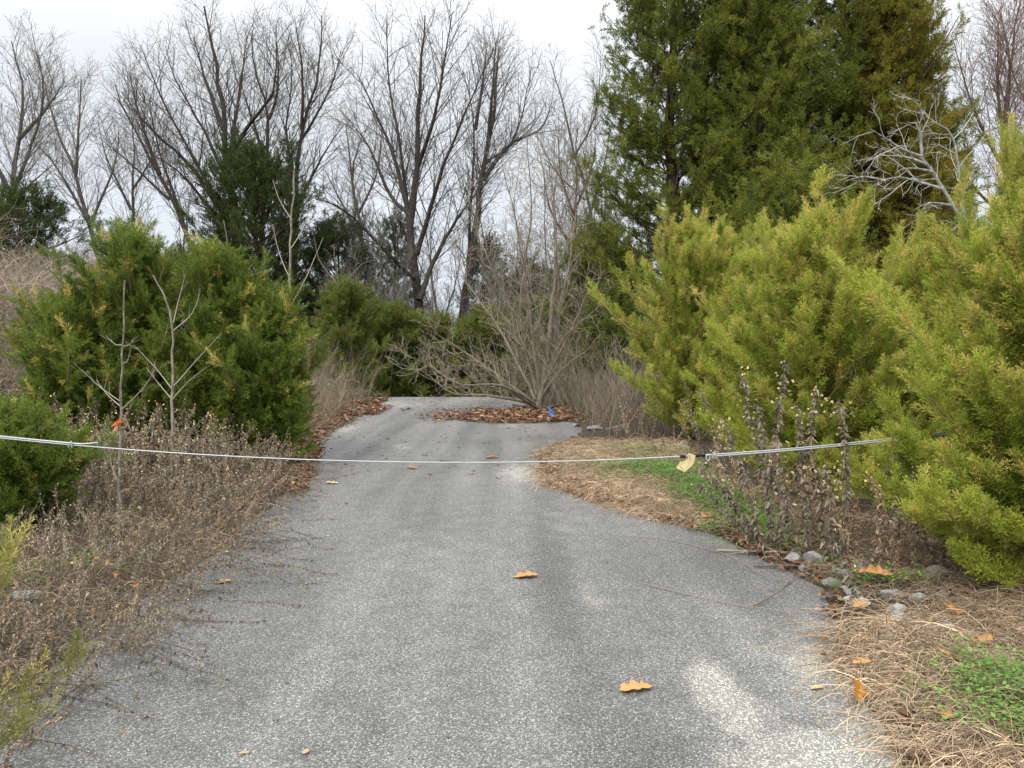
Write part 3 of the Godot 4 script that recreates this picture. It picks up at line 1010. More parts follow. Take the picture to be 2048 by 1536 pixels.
func build_near_cedars() -> void:
	var tip := Color(0.56, 0.48, 0.15)
	var near := {"nb": 190, "s": 0.3, "dens": 30.0, "mesh": "fine", "cols": near_cols(), "t0": 0.0, "tw": 0.3, "pw": 0.6, "foot": 0.85, "el0": 0.2, "el1": 1.2, "lift": 0.14, "rise": 0.4, "fan": 0.42, "puff": 0.12, "from": 0.18, "tip": tip, "tips": 0.45, "shoots": 5, "stray": 0.2, "twig": Color(0.36, 0.28, 0.19)}
	var rows := [
		["olive-green cedar bush nearest the lane on the right, by the grassy patch", 2.95, 12.6, 3.4, 1.25, 170, 26.0],
		["bright yellow-green cedar bush, middle of the right row, with a tall thin leader", 2.95, 7.4, 2.65, 1.0, 190, 44.0],
		["big yellow-green cedar bush at the right edge, nearest the camera", 3.38, 4.85, 2.4, 1.0, 250, 46.0],
		["cedar bush with brown-tipped top between the two near right bushes", 4.7, 8.6, 2.45, 1.0, 150, 28.0],
		["yellow-green cedar bush in the gap behind the middle right bush", 3.4, 9.8, 2.75, 1.0, 170, 28.0],
		["tall sparse yellow-green cedar rising at the right frame edge", 4.35, 6.6, 3.4, 0.7, 110, 20.0],
	]
	for r in rows:
		var o := near.duplicate()
		o.H = r[3]; o.R = r[4]; o.nb = r[5]; o.dens = r[6]
		if r[2] == 7.4:
			o.leader = 26
		if r[2] < 8.0:
			o.s = 0.235
		if r[2] == 4.85:
			o.el0 = -0.05
			o.foot = 1.0
		cedar("cedar_bush", r[0], "cedar bushes along the right side of the lane", ground(r[1], -r[2]), o)
	var green := [Color(0.11, 0.175, 0.032), Color(0.2, 0.255, 0.05)]
	rows = [
		["tall cedar bush with a pointed top on the left, behind the two saplings", -4.85, 9.9, 2.9, 0.95, 210, 26.0],
		["green cedar bush behind the right sapling, its tip bent right", -3.75, 10.1, 2.65, 0.9, 190, 28.0],
		["dark green low cedar at the lane's left edge, right end of the left row", -3.25, 10.1, 2.05, 0.8, 170, 32.0],
		["cedar bush at the left, below the brown vine mound", -5.4, 9.4, 1.95, 0.8, 170, 26.0],
		["small dark cedar low at the left frame edge, under the cable", -4.1, 6.3, 0.85, 0.5, 100, 36.0],
	]
	for r in rows:
		var o := near.duplicate()
		o.H = r[3]; o.R = r[4]; o.nb = r[5]; o.dens = r[6]; o.cols = green; o.tips = 0.1; o.fan = 0.62; o.rise = 0.22; o.el1 = 1.0; o.stray = 0.26
		o.mesh = "fine_b"
		if r[1] == -3.75 and r[2] > 9:
			o.lean = Vector3(-0.2, 0, 0)
		cedar("cedar_bush", r[0], "cedar bushes along the left side of the lane", ground(r[1], -r[2]), o)
	var o2 := near.duplicate()
	o2.merge({"H": 1.0, "R": 0.72, "nb": 24, "dens": 20.0, "s": 0.2, "mesh": "open", "cols": [Color(0.17, 0.2, 0.055), Color(0.32, 0.31, 0.11)], "from": 0.4, "el0": 0.15, "el1": 0.8, "fan": 0.45, "stray": 0.0}, true)
	cedar("cedar_bush", "sparse yellow-green cedar shoots reaching in at the lower left corner", "", ground(-2.2, -2.75), o2)


func build_middle() -> void:
	# the many-stemmed bare bush that leans into the lane
	rng.seed = 201
	var col := Color(0.35, 0.305, 0.245)
	var o := {"n": [13, 7, 4], "ref": [3.0, 1.0, 0.5], "from": [0.12, 0.15, 0.2], "ang": [0.95, 0.9, 0.8], "up": [0.28, 0.25, 0.15], "len": [1.15, 0.55, 0.28], "seg": [5, 3, 2], "sides": [4, 4, 3, 3], "wander": 0.34, "thick": 0.011, "rmin": 0.0042, "col": [col, col * 0.85, col * 0.8], "taper": 0.45, "limb": 0.6, "spread": 1.4}
	bare_tree("bare_bush", "large many-stemmed bare bush leaning over the lane's right half", "", [Vector3(0.665, 0.012, -20), Vector3(0.795, 0.561, -20), Vector3(1.01, 2.25, -20), Vector3(1.14, 4.31, -20), Vector3(0.95, 6.35, -20)],
		[[Vector3(0.574, 0.0905, -20), Vector3(-0.508, 0.887, -20), Vector3(-1.55, 1.6, -20), Vector3(-2.27, 2.04, -19.5)], [Vector3(0.548, 0.0905, -20), Vector3(-0.639, 0.3, -20), Vector3(-1.55, 0.365, -20), Vector3(-2.27, 0.926, -20), Vector3(-2.78, 1.12, -19.5)], [Vector3(0.6, 0.0905, -20), Vector3(-0.305, 0.587, -19.5), Vector3(-1.29, 0.638, -19), Vector3(-1.98, 1.12, -18.6), Vector3(-2.65, 1.48, -18.2)], [Vector3(0.73, 0.3, -20), Vector3(0.493, 2.12, -20), Vector3(0.207, 4.05, -20), Vector3(-0.244, 6.03, -20)], [Vector3(0.756, 0.43, -20), Vector3(1.63, 2.25, -20), Vector3(2.15, 3.47, -20)], [Vector3(0.704, 0.365, -20), Vector3(-0.181, 2.77, -20), Vector3(-0.89, 4.44, -20), Vector3(-1.08, 5.58, -20)], [Vector3(0.782, 0.3, -20), Vector3(1.35, 1.03, -19.5), Vector3(2.11, 1.6, -19)], [Vector3(0.665, 0.3, -20), Vector3(0.213, 2.53, -20.5), Vector3(0.487, 4.85, -21), Vector3(0.35, 6.85, -21)], [Vector3(0.795, 0.561, -20), Vector3(1.41, 3.32, -20.5), Vector3(1.7, 5.25, -21), Vector3(1.56, 6.45, -21)], [Vector3(0.626, 0.169, -20), Vector3(-0.327, 2.01, -21), Vector3(-1.31, 3.42, -21.6), Vector3(-1.76, 4.72, -22)], [Vector3(0.704, 0.169, -20), Vector3(1.22, 1.6, -19.6), Vector3(1.8, 2.22, -19), Vector3(2.3, 2.68, -18.6)]], 0.085, o)
	rng.seed = 202
	o = o.duplicate()
	bare_tree("bare_bush", "second grey bare bush right behind the leaning one, taller stems", "", [Vector3(1.23, 0.0258, -22), Vector3(1.34, 2.88, -22), Vector3(1.19, 5.42, -22), Vector3(1.35, 7.1, -22)],
		[[Vector3(1.26, 0.313, -22), Vector3(0.512, 3.45, -22), Vector3(0.085, 5.42, -22), Vector3(0.226, 6.96, -22)], [Vector3(1.3, 0.457, -22), Vector3(2.01, 2.88, -22), Vector3(2.21, 4.72, -22), Vector3(2, 5.98, -22)], [Vector3(1.26, 0.17, -22), Vector3(-0.2, 2.31, -22), Vector3(-0.769, 3.45, -22), Vector3(-0.908, 5, -22)], [Vector3(1.32, 1.46, -22), Vector3(0.938, 4.02, -22), Vector3(0.863, 5.98, -22), Vector3(0.649, 7.24, -22)]], 0.07, o)
	# stems and brush behind, nobody could count
	rng.seed = 210
	var stems := vine_mesh(8, 1.5, 1.1, 0.006, Color(0.2, 0.172, 0.135), 211)
	var xs := []
	var cs := PackedColorArray()
	for i in 260:
		var d := rng.randf_range(15.5, 30)
		var x := rng.randf_range(-0.2, 4.2) if i % 3 else rng.randf_range(-10.0, -4.6)
		if x > 0 and d < 17.5:
			x = rng.randf_range(2.0, 4.2)
		if x > -4.6 and x < 1.0 and d < 22.5:
			continue
		xs.append(Transform3D(Basis(UP, rng.randf() * TAU).scaled(Vector3(1, rng.randf_range(0.6, 1.15), 1)), ground(x, -d)))
		cs.append(Color.WHITE * rng.randf_range(0.7, 1.3))
	tag(scatter("undergrowth", stems, M.twig, xs, cs, self), "brown twiggy undergrowth behind the bare bush and the left brush", "undergrowth", "", "stuff")
	# tangled brush on the left past the cedars
	xs = []
	cs = PackedColorArray()
	var arcs := vine_mesh(13, 1.2, 0.7, 0.0045, Color(0.27, 0.22, 0.175), 212, 0.38)
	for i in 230:
		var d := rng.randf_range(12.5, 23)
		var e := table(LEFT, d)
		var x := e - 0.5 - pow(rng.randf(), 1.3) * 3.4
		xs.append(Transform3D(Basis(UP, rng.randf() * TAU).scaled(Vector3.ONE * rng.randf_range(0.6, 1.0) * (0.75 + 0.25 * sm(0.4, 2.0, e - x))), ground(x, -d) + Vector3(0, sm(0.8, 3.0, e - x) * rng.randf() * 1.1, 0)))
		cs.append(Color.WHITE.lerp(Color(1.0, 1.05, 0.6), rng.randf() * 0.5) * rng.randf_range(0.4, 1.4))
	tag(scatter("brush", arcs, M.twig, xs, cs, self), "pale tangled dead brush on the left between cedars and lane's end", "brush", "", "stuff")
	# the vine-draped mound at the far left
	xs = []
	cs = PackedColorArray()
	var vines := vine_mesh(18, 1.15, 0.6, 0.0045, Color(0.3, 0.25, 0.195), 213)
	for i in 340:
		var d := rng.randf_range(10.8, 15.5)
		var x := rng.randf_range(-11.5, -5.8)
		var top := 2.25 * sm(-5.2, -7.6, x) * (0.7 + 0.9 * noise.get_noise_2d(x * 55.0, d * 55.0))
		xs.append(Transform3D(Basis(UP, rng.randf() * TAU).scaled(Vector3.ONE * rng.randf_range(0.7, 1.1)), ground(x, -d) + Vector3(0, top * sqrt(rng.randf()), 0)))
		cs.append(Color.WHITE * rng.randf_range(0.75, 1.35))
	tag(scatter("vine_thicket", vines, M.twig, xs, cs, self), "pale brown mound of dead vines at the far left behind the cedars", "vines", "", "stuff")
	# a dead lichened tree arching over the right-hand bushes
	rng.seed = 220
	col = Color(0.46, 0.46, 0.44)
	o = {"n": [9, 5, 3], "ref": [1.6, 0.6, 0.3], "from": [0.15, 0.2, 0.2], "ang": [0.8, 0.8, 0.8], "up": [0.0, 0.02, 0.0], "len": [0.62, 0.3, 0.14], "seg": [4, 3, 2], "sides": [5, 4, 3, 3], "wander": 0.22, "thick": 0.012, "rmin": 0.0028, "col": [col, col, col * 0.9], "taper": 0.4, "limb": 0.45, "spread": 0.6, "bare": 0.5, "top": 0.4}
	bare_tree("dead_tree", "dead tree with white lichened branches arching left before the big cedars", "", [Vector3(6.73, 1.53, -10.5), Vector3(6.38, 2.89, -10.5), Vector3(5.96, 3.48, -10.5), Vector3(5.79, 3.76, -10.5), Vector3(5.65, 3.96, -10.5), Vector3(5.51, 4.14, -10.5)],
		[[Vector3(5.82, 3.71, -10.5), Vector3(5.54, 3.79, -10.5), Vector3(5.24, 3.87, -10.5), Vector3(4.9, 3.81, -10.5), Vector3(4.56, 3.84, -10.5)], [Vector3(5.68, 3.93, -10.5), Vector3(5.45, 3.97, -10.5), Vector3(5.23, 3.96, -10.5), Vector3(5.13, 3.89, -10.5)], [Vector3(5.59, 4.03, -10.5), Vector3(5.37, 4.11, -10.5), Vector3(5.16, 4.14, -10.5), Vector3(4.86, 4.14, -10.5)], [Vector3(5.52, 4.14, -10.5), Vector3(5.26, 4.22, -10.5), Vector3(5.04, 4.34, -10.5), Vector3(4.78, 4.48, -10.5)], [Vector3(5.52, 4.14, -10.5), Vector3(5.5, 4.39, -10.5), Vector3(5.43, 4.59, -10.5), Vector3(5.3, 4.58, -10.5)], [Vector3(6.25, 3.32, -10.7), Vector3(6.15, 4.53, -10.9), Vector3(5.91, 4.68, -10.9), Vector3(5.62, 4.98, -10.9), Vector3(5.37, 5.11, -10.9)], [Vector3(5.96, 3.48, -10.5), Vector3(5.65, 3.53, -10.5), Vector3(5.45, 3.42, -10.5)], [Vector3(5.04, 3.81, -10.5), Vector3(4.76, 3.88, -10.5), Vector3(4.5, 3.81, -10.5)]], 0.05, o)


func sapling(label: String, group: String, trunk: Array, boughs: Array, r: float, col: Color) -> Node3D:
	var base: Vector3 = ground(trunk[0].x, trunk[0].z) - Vector3(0, 0.05, 0)
	var t := thing("sapling", label, "sapling", base, group)
	var g := Geo.new()
	g.tube(local([base] + trunk, base), r, r * 0.4, 8, col, col * 0.85)
	part("stem", g.mesh(), M.bark, t)
	for b in boughs:
		g = Geo.new()
		var pts := local(b, base, 0.5)
		g.tube(pts, r * 0.32, r * 0.12, 5, col * 0.95, col * 0.8)
		for k in 3:
			var q := pts[pts.size() - 2 - k * 2]
			var d := ((pts[-1] - pts[0]).normalized() + rv() * 0.8 + UP * 0.3).normalized()
			g.tube(path(q, d, rng.randf_range(0.06, 0.16), 3, 0.15, 0.1), r * 0.14, r * 0.08, 3, col * 0.8, col * 0.7)
		part("branch", g.mesh(), M.twig, t)
	return t


func build_saplings() -> void:
	rng.seed = 301
	var pale := Color(0.4, 0.36, 0.3)
	sapling("bare sapling with a forked pair of white-tipped side branches, left of two", "", [Vector3(-3.2, -0.00961, -6.2), Vector3(-3.19, 0.504, -6.2), Vector3(-3.17, 0.953, -6.2), Vector3(-3.14, 1.56, -6.2), Vector3(-3.11, 2.12, -6.2)],
		[[Vector3(-3.16, 1.14, -6.2), Vector3(-3.31, 1.24, -6.2), Vector3(-3.49, 1.4, -6.2)], [Vector3(-3.16, 1.08, -6.2), Vector3(-2.97, 1.26, -6.2), Vector3(-2.87, 1.42, -6.2)], [Vector3(-3.14, 1.6, -6.2), Vector3(-3.19, 1.6, -6.2), Vector3(-3.24, 1.65, -6.2)], [Vector3(-3.14, 1.59, -6.2), Vector3(-3.09, 1.6, -6.2), Vector3(-3.04, 1.65, -6.2)], [Vector3(-3.15, 1.45, -6.2), Vector3(-3.11, 1.46, -6.2), Vector3(-3.09, 1.49, -6.2)], [Vector3(-3.2, 0.484, -6.2), Vector3(-3.25, 0.607, -6.2), Vector3(-3.26, 0.701, -6.2)], [Vector3(-3.16, 1.1, -6.2), Vector3(-3.32, 1.19, -6.3), Vector3(-3.46, 1.31, -6.4)]], 0.014, pale * 0.9)
	sapling("straight pale sapling with long side branches before the left cedar, right of two", "", [Vector3(-3.49, -0.0468, -7.85), Vector3(-3.49, 0.523, -7.85), Vector3(-3.48, 1.14, -7.85), Vector3(-3.46, 1.6, -7.85), Vector3(-3.47, 1.85, -7.85), Vector3(-3.55, 2.13, -7.85), Vector3(-3.64, 2.31, -7.85)],
		[[Vector3(-3.45, 1.83, -7.85), Vector3(-3.39, 2.06, -7.85), Vector3(-3.32, 2.32, -7.85)], [Vector3(-3.45, 1.75, -7.85), Vector3(-3.25, 1.91, -7.85), Vector3(-3.16, 2.11, -7.85)], [Vector3(-3.47, 1.17, -7.85), Vector3(-3.26, 1.4, -7.85), Vector3(-2.95, 1.73, -7.85)], [Vector3(-3.47, 1.14, -7.85), Vector3(-3.65, 1.37, -7.85), Vector3(-3.87, 1.6, -7.85)], [Vector3(-3.48, 1.04, -7.85), Vector3(-3.65, 1.24, -7.85), Vector3(-3.75, 1.37, -7.85)], [Vector3(-3.48, 1.04, -7.85), Vector3(-3.32, 1.22, -7.85), Vector3(-3.16, 1.35, -7.85)]], 0.019, pale)
	sapling("tall thin pale sapling in the brush right of the left cedars", "", [Vector3(-4.46, 0.56, -16), Vector3(-4.51, 1.5, -16), Vector3(-4.58, 2.53, -16), Vector3(-4.58, 3.77, -16), Vector3(-4.51, 4.58, -16), Vector3(-4.46, 5.19, -16)],
		[[Vector3(-4.58, 2.43, -16), Vector3(-4.29, 2.95, -16), Vector3(-3.91, 3.82, -16)], [Vector3(-4.59, 2.95, -16), Vector3(-4.8, 3.46, -16), Vector3(-4.94, 4.07, -16)], [Vector3(-4.59, 3.56, -16), Vector3(-4.32, 4.02, -16), Vector3(-4.14, 4.58, -16)], [Vector3(-4.54, 4.18, -16), Vector3(-4.78, 4.58, -16), Vector3(-4.9, 4.99, -16)]], 0.038, pale * 1.1)
	sapling("thin sapling with level side shoots behind the left cedar's bent tip", "", [Vector3(-4.38, 1.52, -12), Vector3(-4.4, 2.53, -12), Vector3(-4.41, 3.07, -12), Vector3(-4.46, 3.53, -12)],
		[[Vector3(-4.4, 2.57, -12), Vector3(-4.61, 2.72, -12), Vector3(-4.67, 2.84, -12)], [Vector3(-4.4, 2.57, -12), Vector3(-4.14, 2.72, -12), Vector3(-4.02, 2.88, -12)], [Vector3(-4.41, 3.03, -12), Vector3(-4.56, 3.23, -12), Vector3(-4.61, 3.3, -12)]], 0.022, pale * 0.7)
	sapling("grey sapling standing in the undergrowth left of the forked tree", "", [Vector3(-5.06, 0.822, -24), Vector3(-5.2, 2.38, -24), Vector3(-5.42, 3.62, -24), Vector3(-5.52, 4.7, -24)],
		[[Vector3(-5.35, 3.31, -24), Vector3(-4.72, 4.08, -24), Vector3(-4.25, 4.24, -24)], [Vector3(-5.41, 3.46, -24), Vector3(-5.96, 4.24, -24), Vector3(-6.1, 5, -24)]], 0.05, pale * 0.6)
	# twigs of the near saplings carry a scrap of orange ribbon
	var g := Geo.new()
	var w := []
	for i in 7:
		var a := i / 6.0 * TAU
		w.append(Vector3(cos(a) * 0.028, 0.0, sin(a) * 0.028))
	var oc := Color(0.55, 0.13, 0.03)
	for i in 6:
		g.tri(w[i], w[i] + UP * 0.025, w[i + 1], oc, oc, oc)
		g.tri(w[i + 1], w[i] + UP * 0.025, w[i + 1] + UP * 0.025, oc, oc, oc)
	g.tri(Vector3(-0.028, 0.02, 0.01), Vector3(-0.07, -0.03, 0.02), Vector3(-0.02, -0.01, 0.03), oc, oc, oc * 0.9)
	g.tri(Vector3(-0.02, 0.01, 0.02), Vector3(-0.05, -0.07, 0.03), Vector3(-0.01, -0.05, 0.02), oc, Color(0.6, 0.4, 0.3), oc)
	var rib := part("ribbon", g.mesh(), M.dry, self)
	rib.position = [Vector3(-3.17, 0.97, -6.2)][0]
	tag(rib, "torn orange ribbon tied round the left sapling's stem", "ribbon")


func place(called: String, meshes: Array, m: Material, spots: Array, label: String, cat: String) -> void:
	# spots: [Transform3D, Color]; one mass drawn with a few meshes
	var root := Node3D.new()
	root.name = numbered(called)
	add_child(root)
	tag(root, label, cat, "", "stuff")
	for k in meshes.size():
		var xs := []
		var cs := PackedColorArray()
		for i in range(k, spots.size(), meshes.size()):
			xs.append(spots[i][0])
			cs.append(spots[i][1])
		scatter("clumps", meshes[k], m, xs, cs, root)


func build_verges() -> void:
	# dead weeds over the left verge
	var meshes := [weed_mesh(0.62, 80, 1, 0.16, 401), weed_mesh(0.75, 95, 3, 0.3, 402), weed_mesh(0.5, 75, 1, 0.22, 403), weed_mesh(0.85, 100, 3, 0.12, 404)]
	rng.seed = 405
	var spots := []
	while spots.size() < 2700:
		var d := 2.2 + 8.0 * pow(rng.randf(), 1.25)
		var e := table([[2, -1.75], [3.2, -1.95], [4, -1.95], [5, -2.05], [6, -2.1], [7, -2.4], [8, -2.6], [9.5, -2.95], [10.2, -3.2]], d)
		var x := e - pow(rng.randf(), 1.25) * 3.4
		var near := sm(0.0, 1.2, e - x)
		var lie := lerpf(0.95, 0.25, near) * rng.randf_range(0.5, 1.1)
		var b := Basis(Vector3(rng.randf_range(-1.1, 1.1), 0, rng.randf_range(-1.2, 0.25)).normalized(), lie) * Basis(UP, rng.randf() * TAU)
		var s := rng.randf_range(0.65, 1.1) * lerpf(0.75, 1.0, near) * lerpf(0.5, 1.05, sm(5.5, 8.6, d))
		var c := Color.WHITE.lerp(Color(1.05, 0.97, 0.86), rng.randf()) * rng.randf_range(0.85, 1.7)
		spots.append([Transform3D(b.scaled(Vector3.ONE * s), ground(x, -d)), c])
	for i in 700:
		var x := rng.randf_range(-9.5, -5.2)
		var d := rng.randf_range(2.5, 11.0)
		spots.append([Transform3D((Basis(Vector3(rng.randf_range(-1, 1), 0, rng.randf_range(-1, 1)).normalized(), rng.randf() * 0.6) * Basis(UP, rng.randf() * TAU)).scaled(Vector3.ONE * rng.randf_range(0.8, 1.3)), ground(x, -d)), Color.WHITE * rng.randf_range(0.85, 1.7)])
	place("dead_weeds", meshes, M.dry, spots, "grey-brown mass of dead weeds spilling over the left verge", "weeds")
	# thin runners that spill out onto the asphalt
	rng.seed = 406
	var g := Geo.new()
	for i in 190:
		var d := rng.randf_range(2.6, 9.8)
		var e := table([[2, -1.8], [3.2, -1.95], [5, -2.0], [6, -2.05], [8, -2.6], [9.8, -3.0]], d)
		var p := ground(e - rng.randf() * 0.7, -d) + UP * rng.randf_range(0.05, 0.25)
		var dir := Vector3(1, rng.randf_range(-0.05, 0.25), rng.randf_range(-0.5, 0.6)).normalized()
		var pts := PackedVector3Array([p])
		var length := rng.randf_range(0.35, 1.0)
		for k in 6:
			dir = (dir + rv() * 0.2 - UP * 0.1).normalized()
			p += dir * length / 6.0
			p.y = maxf(p.y, 0.012)
			pts.append(p)
		weed_into(g, g, g, pts, int(length * 38), 1 if i % 4 == 0 else 0, 0.8)
	tag(part("trailing_stems", g.mesh(), M.dry, self), "thin dead stems trailing from the left weeds onto the asphalt", "stems", "", "stuff")
	# cream fluff and pale leaves caught in them
	rng.seed = 407
	spots = []
	var pale := []
	for k in 3:
		pale.append(leaf_mesh(0.038, [0.03, 0.018, 0.024][k], 2, 0.9, 410 + k, Color(0.5, 0.4, 0.22)))
	for i in 170:
		var d := rng.randf_range(3.4, 7.2) if i % 3 else rng.randf_range(3, 9)
		var x := rng.randf_range(-3.1, -1.95) if i % 9 else rng.randf_range(-2.0, -1.6)
		var h := rng.randf_range(0.05, 0.33) if x < -1.95 else 0.0
		spots.append([Transform3D(Basis.from_euler(Vector3(rng.randf() * 1.2, rng.randf() * TAU, rng.randf() * 1.2)).scaled(Vector3.ONE * rng.randf_range(0.45, 1.1)), ground(x, -d) + UP * h), Color(1, 1, 1).lerp(Color(0.7, 0.45, 0.3), rng.randf()) * rng.randf_range(0.6, 1.15)])
	place("pale_leaves", pale, M.dry, spots, "small cream and tan dead leaves caught in the left weeds", "leaves")

	# dead grass on the right
	var gm := [grass_mesh(14, 0.3, 0.05, 0.0018, 421), grass_mesh(11, 0.42, 0.075, 0.0023, 422), grass_mesh(18, 0.2, 0.035, 0.0016, 423), grass_mesh(16, 0.1, 0.02, 0.002, 425)]
	rng.seed = 424
	spots = []
	for i in 5200:
		var d := 0.0
		var x := 0.0
		var kind := i % 10
		if kind < 4: # mound that has crept over the lane
			d = rng.randf_range(6.6, 12.2)
			x = edge_r(d) - 0.02 + pow(rng.randf(), 1.1) * 2.0
		elif kind < 7: # near corner
			d = rng.randf_range(1.8, 4.2)
			x = edge_r(d) + 0.02 + rng.randf() * 1.5
		else:
			d = rng.randf_range(3.8, 7.5)
			x = edge_r(d) + 0.12 + rng.randf() * 1.6
		if kind < 4 and x > 1.55 and d > 6.8 and d < 9.8 and rng.randf() < 0.55:
			continue
		if kind >= 7 and x > 1.95 and x < 2.75 and d > 3.65 and rng.randf() < 0.7:
			continue
		var c := Color(1, 1, 1).lerp(Color(0.75, 0.62, 0.52), rng.randf() * 0.8) * rng.randf_range(0.6, 1.35)
		if kind >= 7:
			c = c * 0.8
		var s := rng.randf_range(0.6, 1.15) * (0.85 if kind >= 7 else 1.0)
		var lift := 0.05 * sm(0.0, 0.5, x - edge_r(d)) * rng.randf()
		spots.append([Transform3D(Basis(UP, rng.randf() * TAU).scaled(Vector3(s, s * rng.randf_range(0.6, 1.5), s)), ground(x, -d) + UP * lift), c])
	place("dead_grass", gm, M.dry, spots, "matted straw-coloured dead grass along the right verge", "grass")
	# the same straw, thinner, among the left weeds
	rng.seed = 426
	spots = []
	for i in 330:
		var d := rng.randf_range(2.4, 9.8)
		var x := table(LEFT, d) + 0.25 - rng.randf() * 2.4
		spots.append([Transform3D(Basis(UP, rng.randf() * TAU).scaled(Vector3(1, rng.randf_range(0.8, 2.2), 1) * rng.randf_range(0.7, 1.2)), ground(x, -d) + UP * rng.randf_range(0.0, 0.1)), Color(0.6, 0.58, 0.55) * rng.randf_range(0.5, 1.3)])
	place("dry_grass", gm, M.dry, spots, "thin grey-tan dry grass tangled among the left weeds", "grass")
	# green ground cover
	var cv := [cover_mesh(431), cover_mesh(432)]
	rng.seed = 433
	spots = []
	for q in [[2.2, 3.15, 0.2, 0.3, 130], [1.72, 9.3, 0.4, 0.45, 300], [1.98, 7.7, 0.26, 0.9, 420], [2.08, 6.6, 0.14, 0.5, 130], [1.95, 10.9, 0.4, 0.35, 60], [2.4, 4.85, 0.3, 0.15, 16], [-3.0, 5.2, 0.3, 0.3, 14]]:
		for i in q[4]:
			var x: float = q[0] + rng.randfn(0, 0.5) * q[2] * 1.6
			var d: float = q[1] + rng.randfn(0, 0.5) * q[3] * 1.6
			spots.append([Transform3D(Basis(UP, rng.randf() * TAU).scaled(Vector3.ONE * rng.randf_range(0.8, 1.3)), ground(x, -d) + UP * rng.randf_range(0.03, 0.13)), Color.WHITE * rng.randf_range(0.75, 1.3)])
	place("green_cover", cv, M.leaf, spots, "fresh green patches of low weeds in the right-hand dead grass", "ground cover")
	# leaf litter
	var lm := [litter_mesh(441), litter_mesh(442), litter_mesh(443)]
	rng.seed = 444
	spots = []
	for i in 4200:
		var d := 0.0
		var x := 0.0
		var s := rng.randf_range(0.8, 1.3)
		match i % 6:
			0, 1: # left far verge
				d = rng.randf_range(11.5, 22.5)
				x = table(LEFT, d) + 0.1 - absf(rng.randfn(0, 0.6)) + (rng.randf() * 0.5 if d > 17.5 and d < 19.6 else 0.0)
			2, 3: # drift under the bare bush
				d = rng.randfn(16.9, 0.95)
				x = 0.25 + rng.randfn(0, 0.85)
				if d < 15.3 + rng.randf() * 0.8 + absf(x - 0.4) * 0.2 or d > 19.5 or x > 1.9:
					continue
			4: # along the right verge
				d = rng.randf_range(2.5, 13)
				if d < 6.0 and rng.randf() < 0.6:
					continue
				x = edge_r(d) + absf(rng.randfn(0, 0.25)) - 0.02
				s *= 0.6
			5: # at the foot of the left cedars
				d = rng.randf_range(8.2, 11.5)
				x = table(LEFT, d) + 0.18 - absf(rng.randfn(0, 0.3))
				s *= 0.7
		spots.append([Transform3D(Basis(UP, rng.randf() * TAU).scaled(Vector3.ONE * s), ground(x, -d) + UP * rng.randf_range(0.0, 0.04)), Color.WHITE.lerp(Color(1.0, 0.75, 0.6), rng.randf()) * rng.randf_range(0.6, 1.3)])
	place("leaf_litter", lm, M.dry, spots, "brown leaf litter drifted along the lane's edges and under the bare bush", "leaves")
	# crumbs on the asphalt
	rng.seed = 447
	spots = []
	for i in 420:
		var d := rng.randf_range(9, 22) if i < 260 else rng.randf_range(2.8, 9)
		var x := lerpf(table(LEFT, d), table(RIGHT, d), rng.randf())
		spots.append([Transform3D(Basis(UP, rng.randf() * TAU).scaled(Vector3.ONE * rng.randf_range(0.15, 0.4) * (1.0 if i < 260 else 0.28)), ground(x, -d)), Color.WHITE * rng.randf_range(0.25, 0.9)])
	place("leaf_crumbs", lm, M.dry, spots, "scattered crumbs of leaf on the farther asphalt", "leaves")

	# tall dry weeds in front of the right cedars
	rng.seed = 451
